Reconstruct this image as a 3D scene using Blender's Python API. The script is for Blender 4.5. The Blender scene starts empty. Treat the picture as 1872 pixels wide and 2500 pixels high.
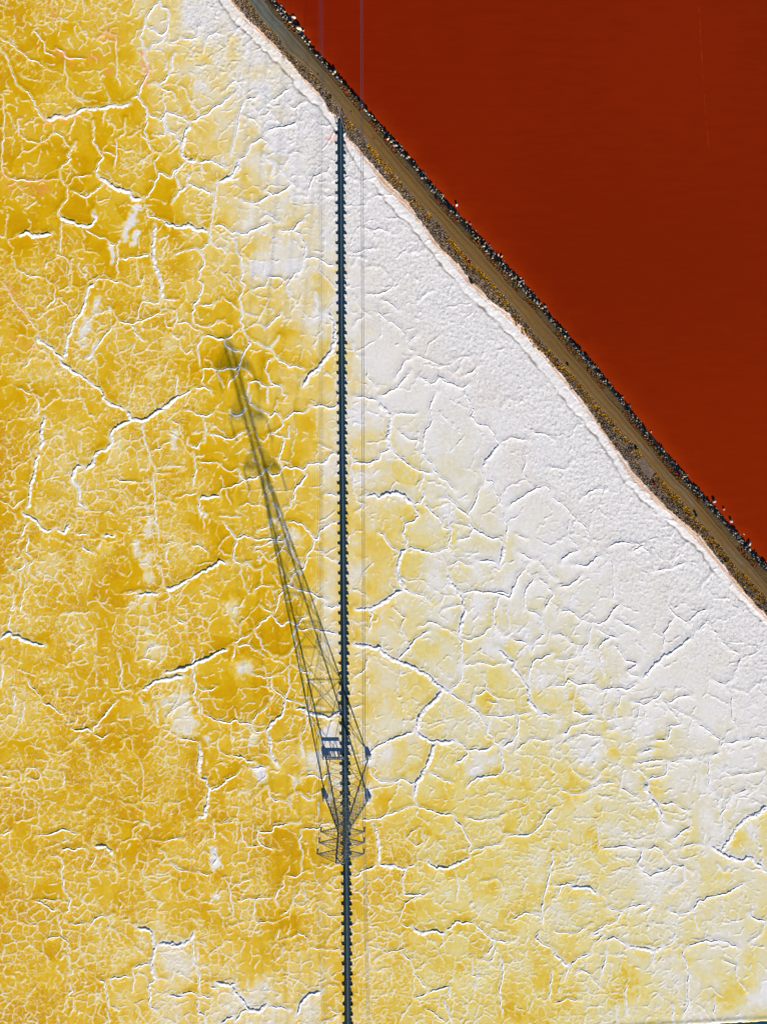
import bpy, bmesh, math, random
import numpy as np
from mathutils import Vector

# ------------------------------------------------------------------ camera, sky, sun, exposure
SC = bpy.context.scene
COL = SC.collection
H = 121.3            # drone height above the salt flat (m)
S = 0.07             # metres on the flat for one map unit
NX, NY = 905.0, 1250.0   # map position of the point straight below the drone

cam_d = bpy.data.cameras.new('drone_camera')
cam = bpy.data.objects.new('drone_camera', cam_d)
COL.objects.link(cam)
cam.location = (0, 0, H)
cam.rotation_euler = (0, 0, 0)
cam_d.sensor_fit = 'VERTICAL'
cam_d.angle_y = 2 * math.atan(1250 * S / H)
cam_d.shift_x = 31.0 / 2500.0
cam_d.clip_start = 1.0
cam_d.clip_end = 9000.0
SC.camera = cam

SUN_EL = math.radians(20.2)
SHX, SHY = -0.265, 0.964          # way the shadows fall on the ground
world = bpy.data.worlds.new('World')
SC.world = world
world.use_nodes = True
wn = world.node_tree.nodes
wn.clear()
sky = wn.new('ShaderNodeTexSky')
sky.sky_type = 'NISHITA'
sky.sun_disc = False
sky.sun_elevation = SUN_EL
sky.sun_rotation = math.atan2(-SHX, -SHY)
sky.air_density = 1.0
sky.dust_density = 0.0
sky.ozone_density = 8.0
bg = wn.new('ShaderNodeBackground')
bg.inputs['Strength'].default_value = 0.05
wo = wn.new('ShaderNodeOutputWorld')
world.node_tree.links.new(sky.outputs[0], bg.inputs['Color'])
world.node_tree.links.new(bg.outputs[0], wo.inputs['Surface'])

sun_d = bpy.data.lights.new('sun', 'SUN')
sun_d.energy = 5.0
sun_d.angle = math.radians(0.53)
sun_d.color = (1.0, 0.945, 0.87)
sun = bpy.data.objects.new('sun', sun_d)
COL.objects.link(sun)
sun.location = (40, -140, 60)
sun.rotation_euler = Vector((SHX, SHY, -math.tan(SUN_EL))).to_track_quat('-Z', 'Y').to_euler()

vs = SC.view_settings
vs.view_transform = 'Standard'
vs.look = 'None'
vs.gamma = 1.0
vs.use_curve_mapping = False
vs.exposure = 0.77
# Salt ridges traced as map lines: "class x,y x,y ..." in the sheet coordinates of each survey tile
TILES = {
 (0, 0, 3.68): """3 410,1075 470,1055 540,1045 620,1040 680,1015 740,985 820,970 900,968 960,955 1010,935 1060,950 1110,950 1180,935
2 1190,880 1240,860 1270,905 1310,960 1320,1060 1310,1190 1340,1270
2 1260,860 1255,800 1300,740 1330,650 1310,520 1300,430 1265,350 1300,250 1320,190
2 1320,190 1350,110 1390,50 1430,10
2 1310,230 1380,280 1460,320 1500,270 1520,140 1500,90 1440,40
2 1310,465 1380,400 1460,370 1480,320
2 1340,755 1420,760 1480,720 1520,680 1550,590 1560,520 1580,480
1 1420,770 1480,800 1550,830 1580,900
1 1480,810 1460,900 1490,980 1470,1080
2 1325,1020 1390,1045 1455,1080 1490,1000 1560,1020 1656,1080
2 1490,1010 1480,1120 1500,1170 1570,1200 1620,1270 1640,1370
1 1150,1230 1210,1210 1270,1170
2 1260,1210 1330,1270 1380,1370
1 1340,1270 1400,1250
1 1370,1220 1480,1210 1500,1175
2 830,1090 845,1180 840,1290 880,1340 930,1400 890,1460 865,1540 880,1590
3 880,1590 940,1610 1000,1660 1080,1700 1170,1730 1220,1780 1280,1790
1 930,1370 990,1375 1045,1400
1 1050,1250 1050,1390 1025,1490
1 1130,1060 1120,1150 1130,1190 1060,1240
1 930,990 930,1100
1 680,1040 660,1110 620,1190
2 410,1075 350,1020 320,950 290,880 260,830 190,800 140,740 120,650 80,540 0,430
1 180,1210 250,1260 340,1300 440,1250 490,1190 570,1230 610,1310 640,1340
1 180,1210 165,1080 200,1070
2 690,1280 640,1340 610,1390 640,1430 560,1490 540,1530 550,1620 600,1670
1 600,1670 650,1640 670,1600 760,1580 820,1580
2 640,1715 700,1740 780,1770 830,1730 900,1690 950,1640
2 600,1670 600,1730 620,1780 560,1840
1 540,1610 400,1620 280,1620 180,1610 90,1610
1 90,1610 40,1560 20,1450 20,1330 30,1250 40,1050 25,850
1 780,1770 790,1840
1 1040,320 1045,450 1060,560 1050,660 1080,770
1 1040,320 960,290 900,320 880,360
1 770,530 700,535 620,530 570,470 500,430
1 580,540 590,640 610,700 600,780 640,830 690,890 730,920 760,970
2 1290,1800 1350,1740 1380,1690 1400,1610 1430,1550 1500,1590 1550,1600 1570,1540 1640,1490
1 1580,1560 1610,1670 1640,1700 1580,1770 1540,1840
1 1410,1550 1390,1450 1440,1380
1 0,340 100,400 170,450 250,520 330,550 400,610
1 310,260 370,340 410,410 410,470 490,510""",
 (400, 0, 3.68): """3 235,1100 200,1170 175,1250 165,1320 165,1400 210,1445 300,1460
2 235,1105 270,1080 340,1050 400,1015 450,970 510,940 570,880 620,850
2 235,1105 170,1060 90,1025 20,1010
2 20,1170 100,1200 150,1270 165,1330
2 20,1010 10,1100 20,1170
2 300,1460 420,1450 490,1480 560,1520
1 340,1460 340,1530 345,1590
3 480,1640 540,1610 600,1585 640,1555 650,1490 655,1440
2 655,1440 720,1410 750,1360 790,1300 870,1250 930,1275 940,1320
2 480,1640 460,1720 455,1840
2 455,1735 390,1720 310,1690 230,1650 210,1660
2 210,1660 150,1720 90,1790 70,1840
2 150,1720 120,1640 100,1550 160,1490 230,1440
1 100,1550 60,1600 0,1580
2 915,1385 950,1440 1010,1470 990,1530 970,1570
2 1010,1470 1060,1530 1110,1590 1150,1640 1200,1690
1 1060,1530 1110,1450 1130,1390 1180,1360 1250,1380
2 910,1710 980,1745 1040,1730 1110,1690 1150,1640
2 690,1790 720,1805 790,1825 860,1820 920,1770 960,1755
2 1290,1720 1320,1650 1350,1590 1400,1560 1470,1540 1500,1480
1 1250,1560 1290,1630 1330,1640
1 1290,1720 1280,1770 1210,1750
1 1470,1540 1510,1600 1560,1620
1 1420,1690 1480,1700
1 1420,1730 1470,1770 1540,1760
2 730,895 800,890 840,850
2 730,895 700,950 680,1020 670,1100 650,1200 640,1280 610,1400
1 740,900 800,950 850,1020 860,1080
2 930,940 980,900 1040,860 1090,810 1140,795
1 670,1020 760,1060 840,1090 860,1130
1 860,1050 920,1030 940,990 920,950
2 910,1190 970,1160 1010,1150 1080,1140 1140,1130 1200,1090
1 600,660 640,710 700,770 720,850 740,890
1 530,830 580,760 640,740 720,730
1 370,370 400,320 470,300 540,320
1 320,490 350,480 380,380
2 150,340 230,350 300,340 310,290 300,240 340,220
1 150,340 80,390 30,380
1 600,340 650,280 690,250
1 720,500 730,400 790,340
1 540,510 560,400 540,260
1 310,1000 270,960 220,890 190,810 150,770
1 1110,930 1180,980 1240,930 1270,910
1 310,1000 300,1050
1 200,1560 240,1580 210,1630""",
 (0, 500, 3.68): """3 530,95 580,120 640,150 720,175 770,190 840,175 850,110 840,50
2 530,95 540,40 560,0
3 160,275 250,255 330,265 400,260 480,255
2 550,170 545,260 545,350 545,430
2 1310,0 1320,60 1350,110 1430,125 1500,150 1570,185 1656,190
3 1385,175 1375,280 1370,380 1370,460 1375,540 1420,620 1440,700 1450,780 1450,850
2 1075,480 1150,485 1230,465 1300,455 1360,450
2 1075,330 1050,370 1055,460 1045,560 1060,640
1 750,200 810,250 880,290 950,295 990,360 1050,350
3 860,700 800,740 780,800 760,890 720,980 670,1030 640,1120 610,1210 590,1290 580,1380
3 335,1175 370,1220 440,1265 490,1310 550,1360 590,1400
3 530,1375 580,1430 650,1490 730,1530 780,1580 840,1620 900,1660 940,1730 1000,1780 1070,1820 1140,1840
2 850,690 900,670 980,665 1030,700 1090,690
1 1090,690 1150,720 1200,740 1270,720 1300,630
2 1060,1045 1110,1060 1170,1070 1250,1050 1340,1020 1420,975 1500,975
2 1170,1070 1210,1120 1260,1190 1320,1230
1 1060,1045 1000,1110 940,1180 880,1260 820,1350 760,1400
1 860,980 940,960 1020,950 1060,1040
3 1440,1840 1520,1780 1590,1740 1656,1690
1 1590,1740 1590,1640 1580,1540
1 1450,850 1540,855 1610,850
1 1450,850 1400,890 1280,860 1260,900 1240,1000 1230,1050
1 490,720 410,660 330,640 280,650 220,600 140,580
1 500,720 490,860 400,940
1 500,440 570,470 620,500 640,580 650,650 650,720 700,740
1 20,680 80,750 130,850 180,920 250,1010 330,1120
1 540,830 600,900 660,980
1 160,1640 240,1690 320,1710
2 320,1710 340,1790 345,1840
1 210,1470 260,1420 300,1370
1 400,1400 450,1350
1 1480,1000 1500,1090 1560,1100 1600,1030 1580,960 1530,940
1 1530,1150 1600,1210 1656,1190""",
 (400, 500, 3.68): """3 0,145 60,175 170,205 220,180 290,215 350,215 410,250
2 455,10 435,100 430,170 415,250 410,330
2 435,180 500,185 560,215 620,245 700,260 750,270 800,220 880,185 960,165
2 410,330 380,380 320,410 350,450 370,540 330,600 315,660 345,720 350,780 310,840 265,900 265,1000 270,1060
2 410,330 470,375 530,395 580,440
2 320,410 250,395 180,410 130,440 80,460
2 620,300 650,350 650,420 690,470 700,530 710,590 690,680 720,710 700,800 670,850 690,940 720,1000 690,1040 700,1110 750,1190
1 580,290 620,300 660,290
2 930,95 970,110 1030,160
1 970,90 920,100 880,130
2 1040,235 1110,225 1170,220 1190,170 1220,150 1270,140
2 1165,240 1230,270 1240,330 1280,370 1270,430 1240,520 1230,580 1180,630 1130,680 1100,740 1140,800
2 1240,520 1290,480 1360,460 1410,500 1470,530 1540,550
1 780,780 850,745 910,740 950,650 1020,650 1090,680 1110,720
2 1350,790 1370,850 1370,920 1400,980 1430,1020
3 1450,970 1500,1010 1525,1080 1530,1160 1525,1250 1490,1330 1440,1400 1390,1460 1320,1520 1280,1570 1240,1640
2 900,1110 960,1070 1000,1020 1060,960
1 810,1070 870,1080 910,1110
1 700,970 780,985 840,1010 870,990 910,920
2 780,1220 840,1230 900,1270 960,1290 1010,1230 1040,1180
2 960,1290 1000,1370 1060,1410 1130,1450 1220,1460 1260,1470
2 990,1380 940,1400 910,1470 940,1540 960,1610 1050,1620
2 750,1190 780,1260 740,1300 710,1370 680,1450 670,1500 600,1580 570,1640
2 350,1190 410,1180 480,1200 540,1215 570,1280 640,1310 720,1340
1 540,1215 600,1180 650,1130 690,1110
2 350,1190 310,1270 310,1370 330,1450
2 330,1490 390,1465 470,1470 530,1490 580,1465 640,1470 690,1450
1 480,1480 490,1540 520,1580
1 690,1460 760,1490 790,1540
2 760,1600 830,1590 900,1610 930,1640 940,1700 930,1780
2 760,1600 750,1680 780,1740 770,1790 830,1830
1 930,1640 1000,1610 1060,1630 1070,1690 1110,1710 1080,1760
2 1310,1810 1380,1800 1450,1815 1540,1820 1570,1780
2 0,1830 70,1760 140,1720 210,1680 260,1650
2 270,1640 350,1640 420,1665 450,1710
1 110,1700 120,1600 115,1530
1 350,1490 350,1590 360,1620
1 0,850 60,850 130,860
1 270,1060 330,1090 440,1090 480,1050 550,1030
1 140,1220 160,1300 210,1340 260,1290
1 110,1070 200,1050 260,1100 340,1150
1 520,830 570,860 640,920 680,950
1 320,905 420,900 500,860 540,830
1 1100,770 1140,820 1180,860 1180,900
1 1000,1840 1030,1760
1 510,610 560,650 610,690 620,760""",
 (0, 1000, 3.68): """3 1130,0 1190,80 1280,100 1340,60 1420,20 1480,0
3 1190,85 1110,130 1030,170 1000,230 1000,290 950,350 880,375 830,430
3 860,440 830,490 770,550
3 760,515 700,510 650,570 650,650 700,700 710,780 720,850 780,875
2 1280,110 1290,200 1310,280 1330,360 1350,430 1370,500 1410,560
2 1375,580 1380,660 1390,740 1390,840 1395,940 1400,1010 1420,1090 1430,1180
3 395,60 385,130 365,220 375,300 365,365
3 335,370 335,440 320,540 290,640 265,740 260,830 255,890
2 345,0 345,60
3 215,910 235,950 290,975 340,1010 380,1075 440,1090 510,1075 580,1105 630,1020
2 260,1010 215,1080 195,1150
2 260,1130 255,1200 240,1280 280,1340
2 225,1360 200,1420 140,1465
2 320,1350 270,1390 255,1470
2 180,1470 185,1540 180,1610
2 270,1560 230,1620 205,1700 180,1810
2 130,1660 110,1740 105,1800 155,1780
1 120,1320 165,1340 205,1300
1 280,1490 340,1520
2 680,1120 740,1110 800,1130
3 920,1130 980,1130 1035,1130
2 730,1210 780,1260 850,1290
1 600,1200 640,1220
2 910,1190 875,1240
3 1230,1660 1300,1650 1370,1645 1450,1640
2 1120,1665 1180,1640 1260,1630
2 1450,1590 1510,1600 1600,1590 1656,1550
1 1450,1590 1470,1500 1440,1400
2 1510,1600 1520,1680 1460,1730
1 1380,575 1450,570 1530,570
1 1470,520 1550,510 1656,505
1 1360,380 1440,350 1470,310 1540,280
1 1420,830 1500,815 1580,850
1 870,1680 920,1760 960,1790
1 1230,970 1290,960 1380,950
1 940,940 980,910 1030,950
1 1420,1210 1490,1210 1550,1190
2 1510,1230 1490,1300 1500,1370
1 1020,620 1110,650 1230,640 1260,690
1 1320,620 1370,650 1370,700
1 630,965 690,990
1 0,815 60,840 120,880 180,830 230,810""",
 (400, 1000, 3.68): """2 600,0 620,45 680,45 740,0
2 190,0 270,15 330,60 390,65 440,30
2 350,80 370,120 370,220 365,290
2 390,215 460,225 530,250 610,260 660,240 690,200 750,190
2 840,0 900,20 950,60 1000,10 1040,40 1060,90
2 1060,90 1130,60 1170,20 1250,25 1310,0
1 1060,90 1060,150 1000,200 940,220 900,290 850,260 830,190
1 930,220 1000,220 1060,240 1090,260 1130,260 1120,150
2 1090,270 1070,340 1050,400 1040,460 1060,510
2 1060,510 1130,525 1200,515 1250,545 1290,495 1360,480 1420,490 1470,460 1490,390 1560,400
2 1250,545 1280,600 1240,640 1190,710 1170,780 1140,860 1080,890
2 1060,510 1030,580 980,585 920,540 860,590 800,620 740,630 700,600 670,530
1 740,630 660,660 600,690 530,710 500,760
3 310,790 380,785 440,770 510,780
2 310,790 320,850 325,960
1 560,720 575,800 600,850
1 690,870 740,830 810,855 870,860 930,885
2 980,850 1030,890 1040,950 1000,1000
2 1110,1010 1200,1010 1260,1050 1310,1090 1350,1150 1380,1160 1410,1080 1470,1040 1500,1020 1570,1020
2 1350,1150 1340,1250 1290,1310 1260,1390 1230,1480
2 1040,1010 1090,1060 1110,1100 1100,1200 1140,1270 1200,1350 1260,1390
1 1340,1260 1420,1270 1450,1310 1530,1350 1590,1390
2 840,1100 870,1070 940,1060 950,980 1000,1000
2 800,1160 880,1165 960,1160 1010,1165 1060,1110
2 810,1270 830,1220 900,1215 950,1185 1090,1180
1 1090,1210 1030,1290 1010,1330 940,1370 900,1310 870,1260 800,1280
2 540,1010 570,1060 620,1120 660,1160 720,1130 800,1160
2 660,1160 630,1240 625,1340 700,1390
1 600,1130 530,1190 500,1250 540,1300 610,1300
2 710,1400 760,1380 820,1440 880,1430 910,1400
3 0,1590 60,1600 130,1570 210,1530 290,1490 370,1450 430,1400 500,1370 570,1390
1 700,1400 690,1470 720,1530 720,1600
1 880,1440 875,1520 890,1570
2 800,1640 840,1600 900,1580 980,1590
2 1070,1600 1120,1580 1170,1600 1240,1630 1310,1640 1380,1680 1460,1720
2 1080,1600 1040,1670 1030,1730 990,1830
1 1120,1580 1140,1510 1190,1450 1240,1440
1 980,1490 1030,1560 1070,1600
2 860,1750 920,1800 980,1830
1 1380,1690 1340,1730 1340,1780
2 1450,1760 1530,1780 1590,1760
1 1390,310 1440,330 1500,360
2 1450,770 1500,755 1540,775 1590,770
1 0,505 60,500 120,510
2 270,380 275,460 285,540 270,620 265,690
1 310,470 390,470 480,470 540,520 600,550 660,520
1 370,930 360,1010 360,1060
2 20,1240 10,1320 40,1400
1 250,1230 320,1220 390,1260 400,1330
1 500,960 570,960 620,965 690,970
2 215,250 215,300 300,340 330,310 365,290
1 70,110 140,130 170,250
1 300,740 260,760 180,770 110,790""",
 (0, 1500, 3.68): """3 0,215 50,185 105,170 160,205 230,230 290,240 350,280 420,285
2 95,0 85,90 100,160
2 30,330 10,370
2 20,450 20,540 15,660
2 135,700 135,780 125,870
1 215,790 215,880 190,970
2 230,570 270,630 330,690 380,750
2 370,780 440,815 500,850 570,900
2 780,250 720,290 650,350
2 830,220 840,280
2 515,670 515,750
1 590,670 650,650 640,590
2 690,910 675,990
2 830,1060 860,1000 910,930 960,880 1020,800 1060,770
2 640,1025 720,1030 790,1025 830,1060
1 650,1170 720,1080
1 840,1070 920,1110 1000,1070
2 1070,350 1080,440 1100,530 1095,620 1125,680 1190,690
3 1270,690 1320,640 1390,600 1470,580 1550,570 1600,545 1656,550
2 1270,690 1230,710
2 1260,740 1280,800 1330,820
2 1400,800 1410,890 1420,970
2 1110,730 1180,770
1 1300,400 1340,300 1420,270
1 1240,420 1300,400 1400,425
1 1090,1140 1150,1110 1190,1120 1190,1230
2 0,1430 50,1440 100,1465
1 40,1395 100,1405 170,1400 190,1450 180,1500
1 220,1430 250,1380 330,1380 370,1430 350,1480 250,1470
2 565,1420 570,1480 575,1550
1 1230,1700 1290,1660 1340,1620
1 1070,1670 1140,1700 1210,1710 1290,1780
1 20,1560 80,1550 140,1520
1 1460,1800 1490,1700 1600,1690 1610,1800
1 1260,1310 1280,1400 1290,1500 1280,1650""",
 (400, 1500, 3.68): """3 0,585 60,580 120,545 180,555
3 0,530 80,510 180,475 250,460 300,430 370,400 420,370 500,330 580,300
2 265,300 262,400 258,470 268,560 280,640 270,720 300,800 330,900
2 615,265 680,220 740,190 800,170
2 810,130 870,80 930,30 970,0
2 810,140 850,200 880,270 930,330 980,370 1020,370
2 980,0 1010,60 1060,95 1130,65 1200,80 1230,50 1290,10
2 1200,80 1190,140 1150,200 1190,260 1150,320 1110,370 1040,400
2 1200,120 1250,135 1320,120 1390,150 1440,145 1500,160 1560,170
2 1150,450 1210,480 1240,510 1320,520
1 1130,350 1135,440 1070,510 1020,540
2 640,290 710,265 770,280 810,310 870,350 920,390
2 640,290 620,350 610,410
2 800,540 850,550 910,575 970,560 1030,540
2 970,560 970,640 1010,700 1070,740 1100,760
2 1130,490 1120,590 1140,650 1110,720 1100,760 1160,775 1220,790 1290,820 1370,840 1440,850
3 1170,850 1240,850 1310,870 1390,885 1440,910 1490,925 1540,890 1600,850
3 1080,770 1075,850 1040,930 960,970 930,1060 940,1150 960,1240 990,1320 1040,1360
2 790,990 840,890 920,850 950,800
2 370,905 440,940 520,955 580,965 650,950 720,980 790,990 810,1040 870,1050 930,1040
1 640,850 640,900 660,950
2 1300,890 1280,980 1250,1060 1230,1080
1 990,1150 1060,1140 1140,1130 1210,1100
2 1230,1090 1240,1180 1250,1260
3 310,1170 315,1260 310,1350 320,1450
3 320,1460 380,1490 395,1560 400,1600 390,1680 370,1760 350,1810 280,1840
2 400,1590 460,1560 530,1540 570,1480 640,1450 700,1390
2 620,1260 700,1280 760,1310 820,1330
1 500,1120 480,1160 500,1230 550,1260 620,1270
1 870,1250 930,1250 970,1300
2 770,1390 860,1370 940,1370
2 930,1540 880,1590 840,1630
2 930,1540 950,1620 1000,1680 1070,1670 1110,1690 1140,1750
1 1100,1670 1140,1630 1200,1590
2 1240,1470 1290,1450 1340,1440 1390,1470 1430,1480 1470,1430 1520,1410
2 1220,1600 1290,1650 1340,1660
1 1390,1690 1385,1780 1370,1840
2 100,20 130,70 200,80
1 20,930 80,870 170,810 240,770
1 130,1120 250,1130 330,1145
1 690,170 680,110 720,60
1 340,800 350,880 370,905
1 300,660 350,690 430,680 480,640""",
 (0, 2000, 3.68): """3 840,240 900,235 960,245 1000,280 1010,330
2 525,270 600,265 680,275 740,255 790,290
2 320,150 380,140 450,130 520,110 580,90 640,110 720,130
2 0,140 50,125 110,100
2 440,330 510,325 555,350 565,430 555,520 570,600 600,670 630,720 625,820 580,840
2 310,735 370,745 430,770 460,810 520,815
2 520,860 540,930 550,1040
2 410,1090 460,1060 540,1055 600,1080 625,1150 640,1190
2 570,1205 615,1230 625,1290 640,1340 660,1390 620,1410
2 630,1470 655,1540 600,1600
2 800,960 850,900 900,880 970,875 1030,850
2 860,310 850,370 800,440
2 1000,400 1040,460 1050,510
2 950,60 970,120 1000,170
2 980,1440 1040,1420 1110,1415 1170,1410
2 880,1440 940,1465 960,1530 965,1620 980,1700
1 980,1440 1010,1510
2 1200,1340 1260,1320 1310,1290 1360,1290
3 1230,965 1320,985 1370,1020 1390,1090 1400,1160 1380,1240 1365,1310 1395,1370 1410,1440
3 1420,1130 1480,1105 1540,1115 1590,1125 1656,1105
2 1410,1440 1350,1480 1330,1530 1360,1590 1330,1630 1350,1690 1420,1720
1 1410,1430 1500,1440
2 1510,1580 1570,1590 1620,1600 1656,1590
1 1200,1340 1205,1420 1190,1560
1 640,935 700,940 780,940
1 1195,160 1200,90 1260,40
1 1320,180 1380,185 1450,200 1550,180 1656,175
1 1410,260 1480,290 1500,340 1440,400 1550,400 1600,430 1656,470
1 1610,560 1610,650 1656,670
1 950,1700 975,1800 980,1840
1 370,720 460,730 550,730
1 990,970 1050,1010 1080,1080
1 740,150 760,210
1 830,150 820,200
1 1100,750 1080,810
1 1220,1150 1290,1210
1 660,1600 655,1700 640,1760""",
 (400, 2000, 3.68): """3 0,1105 60,1120 120,1130 190,1100 240,1080 280,1010
2 260,1090 270,1190 275,1280 300,1360 320,1440 330,1530
2 300,1100 380,1130
2 300,1150 310,1250
3 460,1460 530,1475 590,1480 650,1465
3 610,1500 650,1560 700,1610 740,1670 780,1710 860,1710 900,1670 930,1640
2 930,1675 990,1690 1060,1690 1140,1710
2 780,1710 710,1730 680,1780 640,1830
2 500,1830 560,1800 640,1780
3 1180,1760 1220,1680 1240,1630 1290,1580 1350,1560 1420,1550
2 150,1590 200,1560 250,1550 310,1580 380,1600 440,1600
2 300,1640 320,1740 370,1760 390,1830
2 400,1470 430,1510 490,1510
1 40,1580 90,1580 150,1590
2 1230,100 1220,180 1230,260 1240,350 1230,470
2 1230,90 1300,90 1390,90 1420,40 1490,40 1510,65 1560,40
2 1130,30 1070,50 1000,65 970,100 860,120 850,60
2 1130,30 1200,45 1230,30
2 855,100 845,160 870,230 930,240 990,290
2 450,0 450,80 445,180
1 690,30 700,90 720,180 740,250 860,240
1 460,40 530,40 600,30 640,0
2 430,300 470,350 440,430
1 430,500 350,490 240,470 130,450 60,390
1 540,530 590,610 600,700 620,800 620,900
1 600,620 660,580 720,550 800,540
2 1080,510 1070,600 1020,660 1000,720 1020,780
1 1080,510 1180,515 1230,470 1300,460
1 680,740 730,710 850,715 990,710
1 800,890 860,920 920,920 1000,925
1 580,970 650,950 720,930
2 1035,1000 1020,1080
2 1070,1150 1065,1230
1 1120,1080 1210,1020 1300,1060 1290,1130
1 1060,870 1130,790 1170,740 1230,780 1320,750 1360,700
1 1400,820 1450,840 1520,875 1600,865
1 1460,1120 1530,1010 1610,950
1 1330,1160 1420,1160 1520,1170 1610,1180
1 1460,570 1530,610 1600,640
1 1510,570 1570,510
1 1420,400 1490,430 1600,400
1 1480,1490 1560,1500
1 1480,1690 1560,1750 1610,1745
1 1440,1840 1560,1770
1 810,740 800,880""",
 (830, 400, 3.312): """1 70,710 130,720 190,700 270,680 300,680
1 130,720 130,770 100,820
1 220,830 320,830 390,890 430,950 430,990 380,1030 290,1050 210,1050
2 300,1170 330,1210 380,1260 440,1300 510,1370 540,1420 560,1490 600,1530
2 560,1440 600,1400 620,1370
2 600,1540 550,1580 500,1610 490,1660 440,1740
1 600,1540 680,1580 760,1600 800,1640
2 640,1720 710,1750 740,1780 790,1720 850,1740 900,1780 990,1810 1050,1770
1 110,1060 130,1110 170,1180 240,1220
2 100,1460 130,1520 160,1570
2 190,1560 210,1650 230,1740 300,1810
1 630,1110 660,1070 740,1020
1 100,90 140,150 190,190 230,240
1 340,1100 400,1130 470,1190
1 920,1580 980,1560 1060,1560
1 920,1700 960,1650 1000,1560
1 1000,1700 1060,1690 1110,1640
1 110,1310 140,1260 210,1220
1 190,520 240,540 330,530 400,560
1 560,720 640,710 700,680""",
 (830, 900, 1.904): """2 65,130 110,130 150,140 180,150
3 185,150 200,180 235,210 235,260 225,310 235,370 245,375
2 185,130 230,110 270,90 300,45 330,15
2 365,40 410,50 420,75 460,40 510,65 550,85 580,90 600,70
2 420,75 450,105 435,130 420,190 430,240 400,290 385,340 380,380 405,420 430,450
2 580,90 595,150 625,195 605,225 640,255 690,270 720,310 740,350
3 740,350 710,395 680,420 655,465
2 660,465 670,520 640,570 625,630 590,680
2 670,525 715,530 720,570 745,620 755,650
2 60,435 120,440 180,425 190,390 245,378
2 245,378 280,415 330,455 390,485 430,485
2 390,490 380,530 370,560
2 430,450 460,500 500,530 530,570
3 120,595 155,585 180,600 220,575 260,572 300,590 340,630
2 340,630 380,625 388,570
2 340,630 370,685 330,715 305,720 290,760 310,800 310,830
2 390,630 420,660 455,690 480,735 520,745
2 310,830 360,840 400,855 460,855 500,830 510,790 520,745
3 310,830 280,850 265,920 270,970 290,1015 320,1040
2 180,760 205,775 225,820 270,850
2 465,600 510,610 545,650 590,680 600,720 650,760 700,785 740,790 760,820
1 530,720 580,730 620,740 600,780 545,795
3 760,820 745,870 735,920
2 640,890 690,890 735,905
2 800,1040 830,970 880,900
2 830,850 860,870 900,890
2 780,640 830,600 870,580 910,555 952,540
1 740,350 790,320 830,330 880,330
1 860,370 860,430 850,490 890,550
3 505,950 520,1000 540,1035
1 270,290 320,330 380,340
1 240,205 290,210 360,210
1 50,380 60,540 80,610 110,635
1 110,635 70,665
1 470,860 490,900 500,950
1 500,920 550,890 610,920
2 640,1035 720,1040 790,1045
1 750,180 780,140 830,150
1 690,470 715,530
2 755,660 770,710 775,800
1 815,770 870,790""",
 (1300, 900, 1.664): """2 0,490 30,470 70,490 80,520 130,560 165,600 210,640 235,690 250,740
2 110,790 140,755 190,735
2 160,795 220,800 275,760
2 300,730 330,710 380,705 430,715 460,720
2 400,740 440,720 480,750 495,820
1 495,820 560,810 620,790
2 300,740 325,800 320,880 330,940
2 105,885 150,880 180,850 200,835
2 20,840 60,880 80,920 45,980
1 20,770 60,830 100,860
1 190,530 250,490 300,490
1 680,910 685,880 730,830
1 60,400 130,410 160,370
2 140,630 145,680 180,720
1 240,600 220,680 240,740
1 540,890 550,950 580,990
1 560,780 590,730 630,710
1 0,260 50,260 90,290
1 340,940 360,980""",
 (830, 1400, 1.831): """3 70,160 130,155 180,130 230,100 285,75
2 260,0 265,40 285,75 340,90 380,100 405,135
2 130,160 140,190 130,260
3 60,315 120,320 180,335 215,365 270,395 330,415 390,455 450,505 490,530
2 490,530 520,500 545,450 540,380 540,310 530,280
3 490,35 520,80 545,120 555,175 540,230 525,280
2 540,85 600,80 660,80 710,95 755,105 780,60 800,0
2 710,95 690,160 680,220 720,270
2 255,380 290,350 330,300 400,255
1 240,150 290,200 270,240 300,290
1 350,240 400,215 460,240 520,280
1 530,290 590,295 640,270 690,230
1 460,160 510,150 550,140
3 450,510 430,560 380,600 350,640 345,700
2 490,530 550,570 590,600 640,650 660,700 690,750 715,775
2 715,775 770,750 790,710 800,640
2 640,635 730,640 790,630 850,625
1 660,570 700,580 725,635
3 345,710 400,745 460,750 520,750
2 520,750 560,775 570,810 515,855
2 120,825 150,785 210,745 270,730 330,705
3 425,760 400,810 390,850 365,890 340,940 330,1000
2 130,880 160,920 220,940 270,920 340,940
2 400,890 440,910 500,940
2 570,960 590,920 650,910 720,900
2 720,790 730,860 710,900
2 560,790 620,790 690,770
2 850,350 870,310 910,270 900,210 880,180 830,160
3 700,340 740,370 770,400 800,450 840,510 850,570 890,620
2 890,630 952,630
2 840,490 840,430 870,390 952,360
1 720,280 740,280 770,265 750,200 740,150
1 550,410 620,400 680,410 750,400
1 640,450 650,510 700,560
1 590,590 600,550 660,520
1 60,470 110,430 130,370
1 50,600 100,590
2 770,290 830,310 850,350
1 780,800 850,740 900,750 952,745
2 830,160 820,90 870,20""",
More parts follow.
